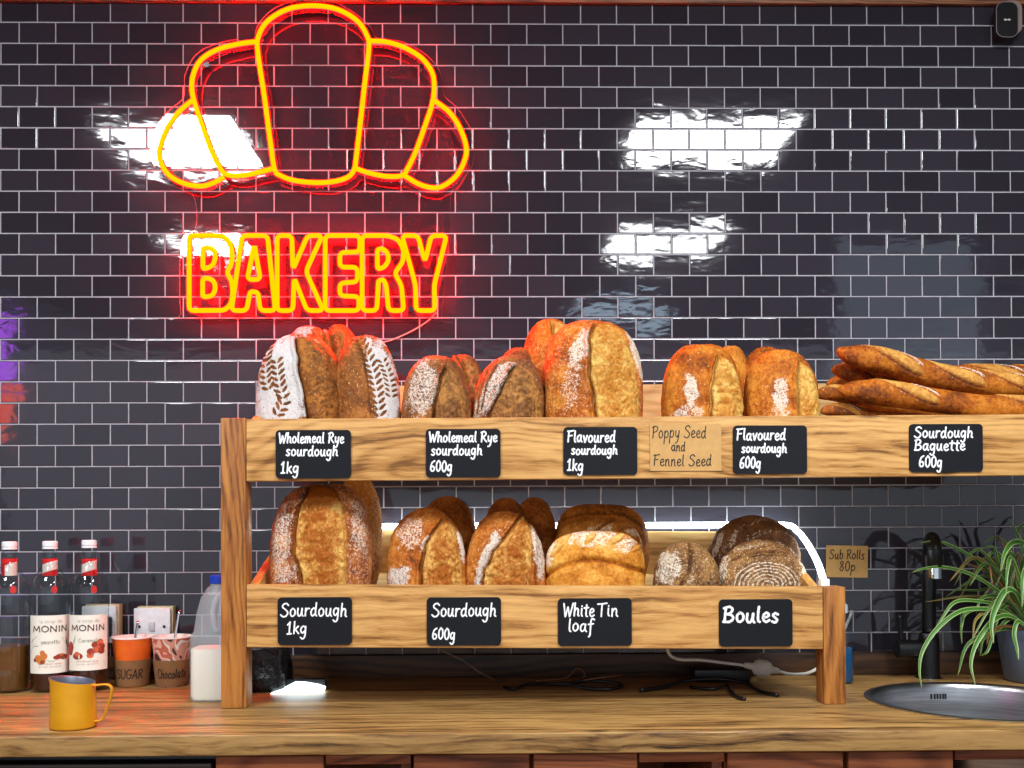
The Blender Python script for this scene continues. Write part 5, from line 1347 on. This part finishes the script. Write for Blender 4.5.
    for i in range(16):
        sx = rl.uniform(-1, .3); hx, hy = 640 + sx * 190, rl.uniform(150, 380); ex = hx + (hx - 690) * rl.uniform(.35, .8)
        y1 = rl.uniform(-.22, -.07)
        leaf(pl([(690 + rl.uniform(-25, 25), 485), ((690 + hx) / 2, (485 + hy) / 2 - 40), (hx, hy), (ex, hy + rl.uniform(20, 190))], -.125, y1), rl.uniform(.004, .0068), rl.choice([0, 0, 0, .1, .5]))
    mk('foliage', V, Fc, g.m, root, True, None, {'across': AC, 'dry': DR})
plant()
def soap():
    c = on_counter(848, 683); c[2] = CZ + .0006; k = 1 / sc(c[1])
    cx = P(843, 650, c[1])[0]
    root = empty('soap_bottle', (cx, c[1], CZ + .0006), 'slim clear bottle of blue washing-up liquid behind the right post', 'bottle')
    z = lambda py: P(848, py, c[1])[2] - CZ
    r = P(853.2, 650, c[1])[0] - cx
    cc = (cx, c[1], CZ + .0006)
    lathe_mb([(0, .002), (r - .003, 0), (r, .004), (r, z(640)), (r * .9, z(630)), (r * .72, z(624)), (r * .66, z(616)), (.009, z(612))], cc, 28).build('body', thin_glass('clear_plastic', (.86, .95, .99, 1), 1.35, .05), root, 40)
    t = NT('blue_liquid'); t.bsdf((24, 82, 124), .15); 
    lathe_mb([(0, .004), (r - .004, .003), (r - .002, .006), (r - .002, z(648)), (0, z(648))], cc, 28).build('liquid', t.m, root, 40)
    lathe_mb([(.0, z(612) + .018), (.008, z(612) + .018), (.011, z(612) + .014), (.0115, z(612) - .002), (.009, z(612) - .002)][::-1], cc, 20).build('cap', plain('cap_pale', (190, 206, 214), .4), root, 40)
soap()

# --- cables and the things in the shade under the lower tray
def cables():
    Yc = -.12
    # pale lead with an inline connector
    w = [P(666, 645, -.30), P(670, 655, -.27), P(680, 659.5, -.24), P(700, 660, -.22), P(725, 663, -.20), P(746, 665.5, -.20)]
    w2 = [P(778, 671, -.20), P(790, 674, -.20), P(806, 673.5, -.20), P(818, 668, -.18), P(824, 662, -.15), P(832, 648, -.10), P(845, 628, -.06), P(852, 611, -.012)]
    root = empty('power_lead', P(760, 668, -.2), 'pale grey power lead with an inline connector hanging below the lower tray', 'cable')
    mk('cable', *tube(catmull(w, 6), .0034, 10), MAT['grey_cable'], root)
    mk('cable', *tube(catmull(w2, 6), .0034, 10), MAT['grey_cable'], root)
    a, b = P(744, 665, -.20), P(779, 671, -.20); d = b - a; L = np.linalg.norm(d)
    prof = [(0, .006), (.06, .0065), (.1, .0075), (.18, .008), (.24, .0085), (.3, .016), (.4, .0205), (.62, .0205), (.74, .016), (.8, .0085), (.9, .0075), (1, .0055)]
    pts = [a + d * t for t, r in prof]; rs = [r for t, r in prof]
    mk('connector', *tube(pts, rs, 16, up=(0, 0, 1), sq=(.92, .62)), MAT['grey_cable'], root)
    def cab(pts, r, mat, lab, name='cable'):
        o = mk(name, *tube(catmull([P(*q) if q[2] < 0 else PZ(q[0], q[1], CZ + q[2]) for q in pts], 6), r, 8), mat, None, True); return tag(o, lab, 'cable', None)
    cab([(440, 650, -.12), (462, 660, -.12), (478, 671, -.14), (496, 681, .004)], .0018, plain('dull_wire', (120, 104, 88), .6), 'thin pale wire slanting down below the lower tray')
    blk = MAT['black_plastic']
    cab([(504, 687, .005), (514, 689, .005), (530, 684, .007), (560, 684, .012), (596, 681, .014), (622, 685, .006), (610, 689, .005), (585, 688, .005), (572, 683, .014), (590, 679, .02)], .0036, blk, 'black cable coiled on the worktop under the middle of the rack')
    cab([(690, 687, .0045), (712, 689, .0045), (726, 685, .010), (730, 690, .006), (737, 697, .0045), (745, 699, .0045)], .0036, blk, 'black cable ending in a bare silvery tip under the lower tray')
    cab([(640, 690, .0055), (664, 687, .0055), (684, 681, .012), (720, 679, .016), (748, 684, .010), (752, 687, .008), (762, 692, .006), (778, 695, .0055)], .0042, blk, 'black cable with a thick plug end lying under the connector')
    cab([(536, 681, .016), (565, 678, .016), (577, 668.5, -.15), (585, 676, .020), (570, 682, .012), (598, 678, .024), (622, 675, .024)], .0016, plain('copper_wire', (132, 84, 58), .5), 'thin coppery wire looped on the worktop under the rack')
    # flat black box at the back
    a, b = P(690, 686, -.07), P(745, 672, -.07)
    o = mk('power_adapter', *box((a[0], -.12, CZ + .0005), (b[0], -.06, CZ + .03), .006, 3), MAT['black_plastic'], None, 30); tag(o, 'flat black power adapter in the shade under the lower tray', 'adapter')
    # black bag with a lit lamp end peeping out
    a = P(247, 690, -.19); b = P(286, 650, -.19)
    bm = bmesh.new(); bmesh.ops.create_cube(bm, size=1); bmesh.ops.subdivide_edges(bm, edges=bm.edges[:], cuts=7, use_grid_fill=True)
    for v in bm.verts:
        q = np.array(v.co); x = q[0]; zz = q[2] + .5
        q[0] = (a[0] + b[0]) / 2 + x * (b[0] - a[0]) * (1.0 - .12 * zz); q[1] = -.165 + v.co.y * .10 * (1 - .2 * zz); q[2] = CZ + .0006 + zz * .10
        nn = vnoise(np.array([[v.co.x * 2, v.co.y * 2, v.co.z * 2]]), 2.2, 4)[0]
        if zz > .02: q = q + np.array([.004, -.004, .003]) * nn
        v.co = Vector(q)
    bm.verts.index_update()
    o = mk('bin_bag', [tuple(v.co) for v in bm.verts], [tuple(v.index for v in f.verts) for f in bm.faces], plain('black_bag', (16, 17, 20), .28, bump=(60, .9, .006)), None, True); bm.free()
    tag(o, 'crumpled shiny black plastic bag behind the foot of the left post', 'bag')
    # lit end of the lamp lying on the worktop
    q0 = P(276, 688, -.22); q1 = P(320, 690, -.22)
    root = empty('flat_work_lamp', ((q0[0]+q1[0])/2, -.22, CZ + .0006), 'small flat lamp glowing white on the worktop by the black bag', 'lamp')
    pts = [PZ(270, 693, CZ + .002), PZ(318, 692.5, CZ + .002), PZ(322, 687, CZ + .004), PZ(310, 683, CZ + .012), PZ(290, 681, CZ + .018), PZ(280, 686, CZ + .012)]
    xs = [(270, CZ + .001), (321, CZ + .001), (322, CZ + .008), (314, CZ + .0135), (300, CZ + .0185), (291, CZ + .019), (282, CZ + .009)]
    Yl = -.235
    poly_ = [(P(x, 690, Yl)[0], z) for x, z in xs]
    v, f = prism(poly_, Yl, Yl + .05)
    mk('lens', v, [x[::-1] for x in f], emis('lamp_white', (.80, .96, 1, 1), 4.0), root, 30)
    mk('housing', *box((poly_[0][0] - .004, Yl + .0505, CZ + .0008), (poly_[1][0] + .001, Yl + .066, CZ + .024), .003), MAT['black_plastic'], root, 30)
cables()

# --- small black detector box high on the right
def sensor():
    Y = -.045
    a, b = P(996.5, 37, Y), P(1018, 2, Y)
    root = empty('wall_sensor', ((a[0]+b[0])/2, -.005, a[2]), 'black rounded sensor box high on the tiles in the top right corner', 'sensor')
    poly_ = rrect(a[0], b[0], a[2], b[2], .018, 6)
    v, f = prism(poly_[::-1], Y, Y + .012)
    mk('front_cover', v, [x[::-1] for x in f], MAT['black_plastic'], root, 30)
    ring_ = [(x, Y, z) for x, z in poly_]
    mk('edge_trim', *tube(ring_, .0011, 6, True), plain('trim_grey', (120, 112, 112), .4), root)
    p2 = rrect(a[0] + .020, b[0] + .016, a[2] + .014, b[2] + .010, .018, 6)
    v, f = prism(p2[::-1], Y + .0125, -.0055)
    mk('housing', v, [x[::-1] for x in f], plain('sensor_housing', (150, 126, 116), .5), root, 30)
    cx, cz = (a[0] + b[0]) / 2, P(1007, 19.7, Y)[2]
    mb = MB()
    for dx in (-.0042, .0042):
        el = [(cx + dx + .0040 * math.cos(t), cz + .0022 * math.sin(t)) for t in [2*PI*i/14 for i in range(14)]]
        v, f = prism(el[::-1], Y - .0006, Y); mb.add(v, [x[::-1] for x in f])
    mb.build('logo', plain('logo_white', (210, 206, 204), .5), root, False)
sensor()

# ------------------------------------------------------------------ light: ceiling panels, added front fill, room
def area(name, loc, rot, sx, sy, power, color=(1, 1, 1)):
    d = bpy.data.lights.new(name, 'AREA'); d.shape = 'RECTANGLE'; d.size, d.size_y = sx, sy; d.energy = power; d.color = color
    o = bpy.data.objects.new(name, d); COL.objects.link(o); o.location = loc; o.rotation_euler = rot; return o
EXPOSURE = 0.0
CEIL = CAMZ + 1.50
for (x, y, sx, sy) in ((.84, -1.66, .62, .52), (.92, -3.15, .60, .62), (-1.24, -1.70, .52, .54), (-1.56, -3.2, .45, .45), (.9, -5.0, .62, .62)):
    area('ceiling_panel', (x, y, CEIL), (0, 0, 0), sx, sy, 50 * sx * sy / .4 * (1.5 if y > -2 else 1 if y > -4 else .22), (.95, .98, 1.0) if y > -4 else (.6, .8, 1.0))
# broad bluish fill added behind the camera for loaf fronts and tile reflections
area('front_fill', (.3, -6.2, 1.40), (math.radians(90), 0, 0), 9.0, 2.5, 48, (.76, .88, 1.0))
area('side_window', (2.15, -2.9, CAMZ + .95), (math.radians(90), 0, 0), .75, 1.0, 3.0, (.62, .84, 1.0))
# coloured shop signs far to the left
area('purple_sign', (-2.60, -2.9, CAMZ + .92), (math.radians(90), 0, 0), .22, .34, 3.2, (.45, .08, 1.0))
area('red_sign', (-2.60, -2.9, CAMZ + .58), (math.radians(90), 0, 0), .22, .3, 2.4, (1.0, .08, .03))
W = bpy.data.worlds.new('room'); SC.world = W; W.use_nodes = True
nt = W.node_tree; nt.nodes.clear()
tc = nt.nodes.new('ShaderNodeTexCoord'); sp = nt.nodes.new('ShaderNodeSeparateXYZ'); nt.links.new(tc.outputs['Generated'], sp.inputs[0])
rp = nt.nodes.new('ShaderNodeValToRGB'); e = rp.color_ramp.elements
mr = nt.nodes.new('ShaderNodeMapRange'); mr.inputs[1].default_value = -1; mr.inputs[2].default_value = 1; nt.links.new(sp.outputs['Z'], mr.inputs[0])
e[0].position = .40; e[0].color = (.05, .042, .036, 1); e[1].position = .74; e[1].color = (.02, .018, .02, 1)
x = e.new(.52); x.color = (.24, .26, .30, 1); x = e.new(.62); x.color = (.17, .18, .21, 1)
nt.links.new(mr.outputs[0], rp.inputs[0])
bg = nt.nodes.new('ShaderNodeBackground'); nt.links.new(rp.outputs[0], bg.inputs[0]); bg.inputs[1].default_value = 1.0
ow = nt.nodes.new('ShaderNodeOutputWorld'); nt.links.new(bg.outputs[0], ow.inputs[0])

vs = SC.view_settings
SC.display_settings.display_device = 'sRGB'
vs.view_transform = 'Standard'; vs.look = 'None'; vs.exposure = EXPOSURE; vs.gamma = 1.0; vs.use_curve_mapping = False
SC.cycles.max_bounces = 8; SC.cycles.transparent_max_bounces = 16
SC.cycles.use_denoising = True
SC.cycles.sample_clamp_indirect = 6.0
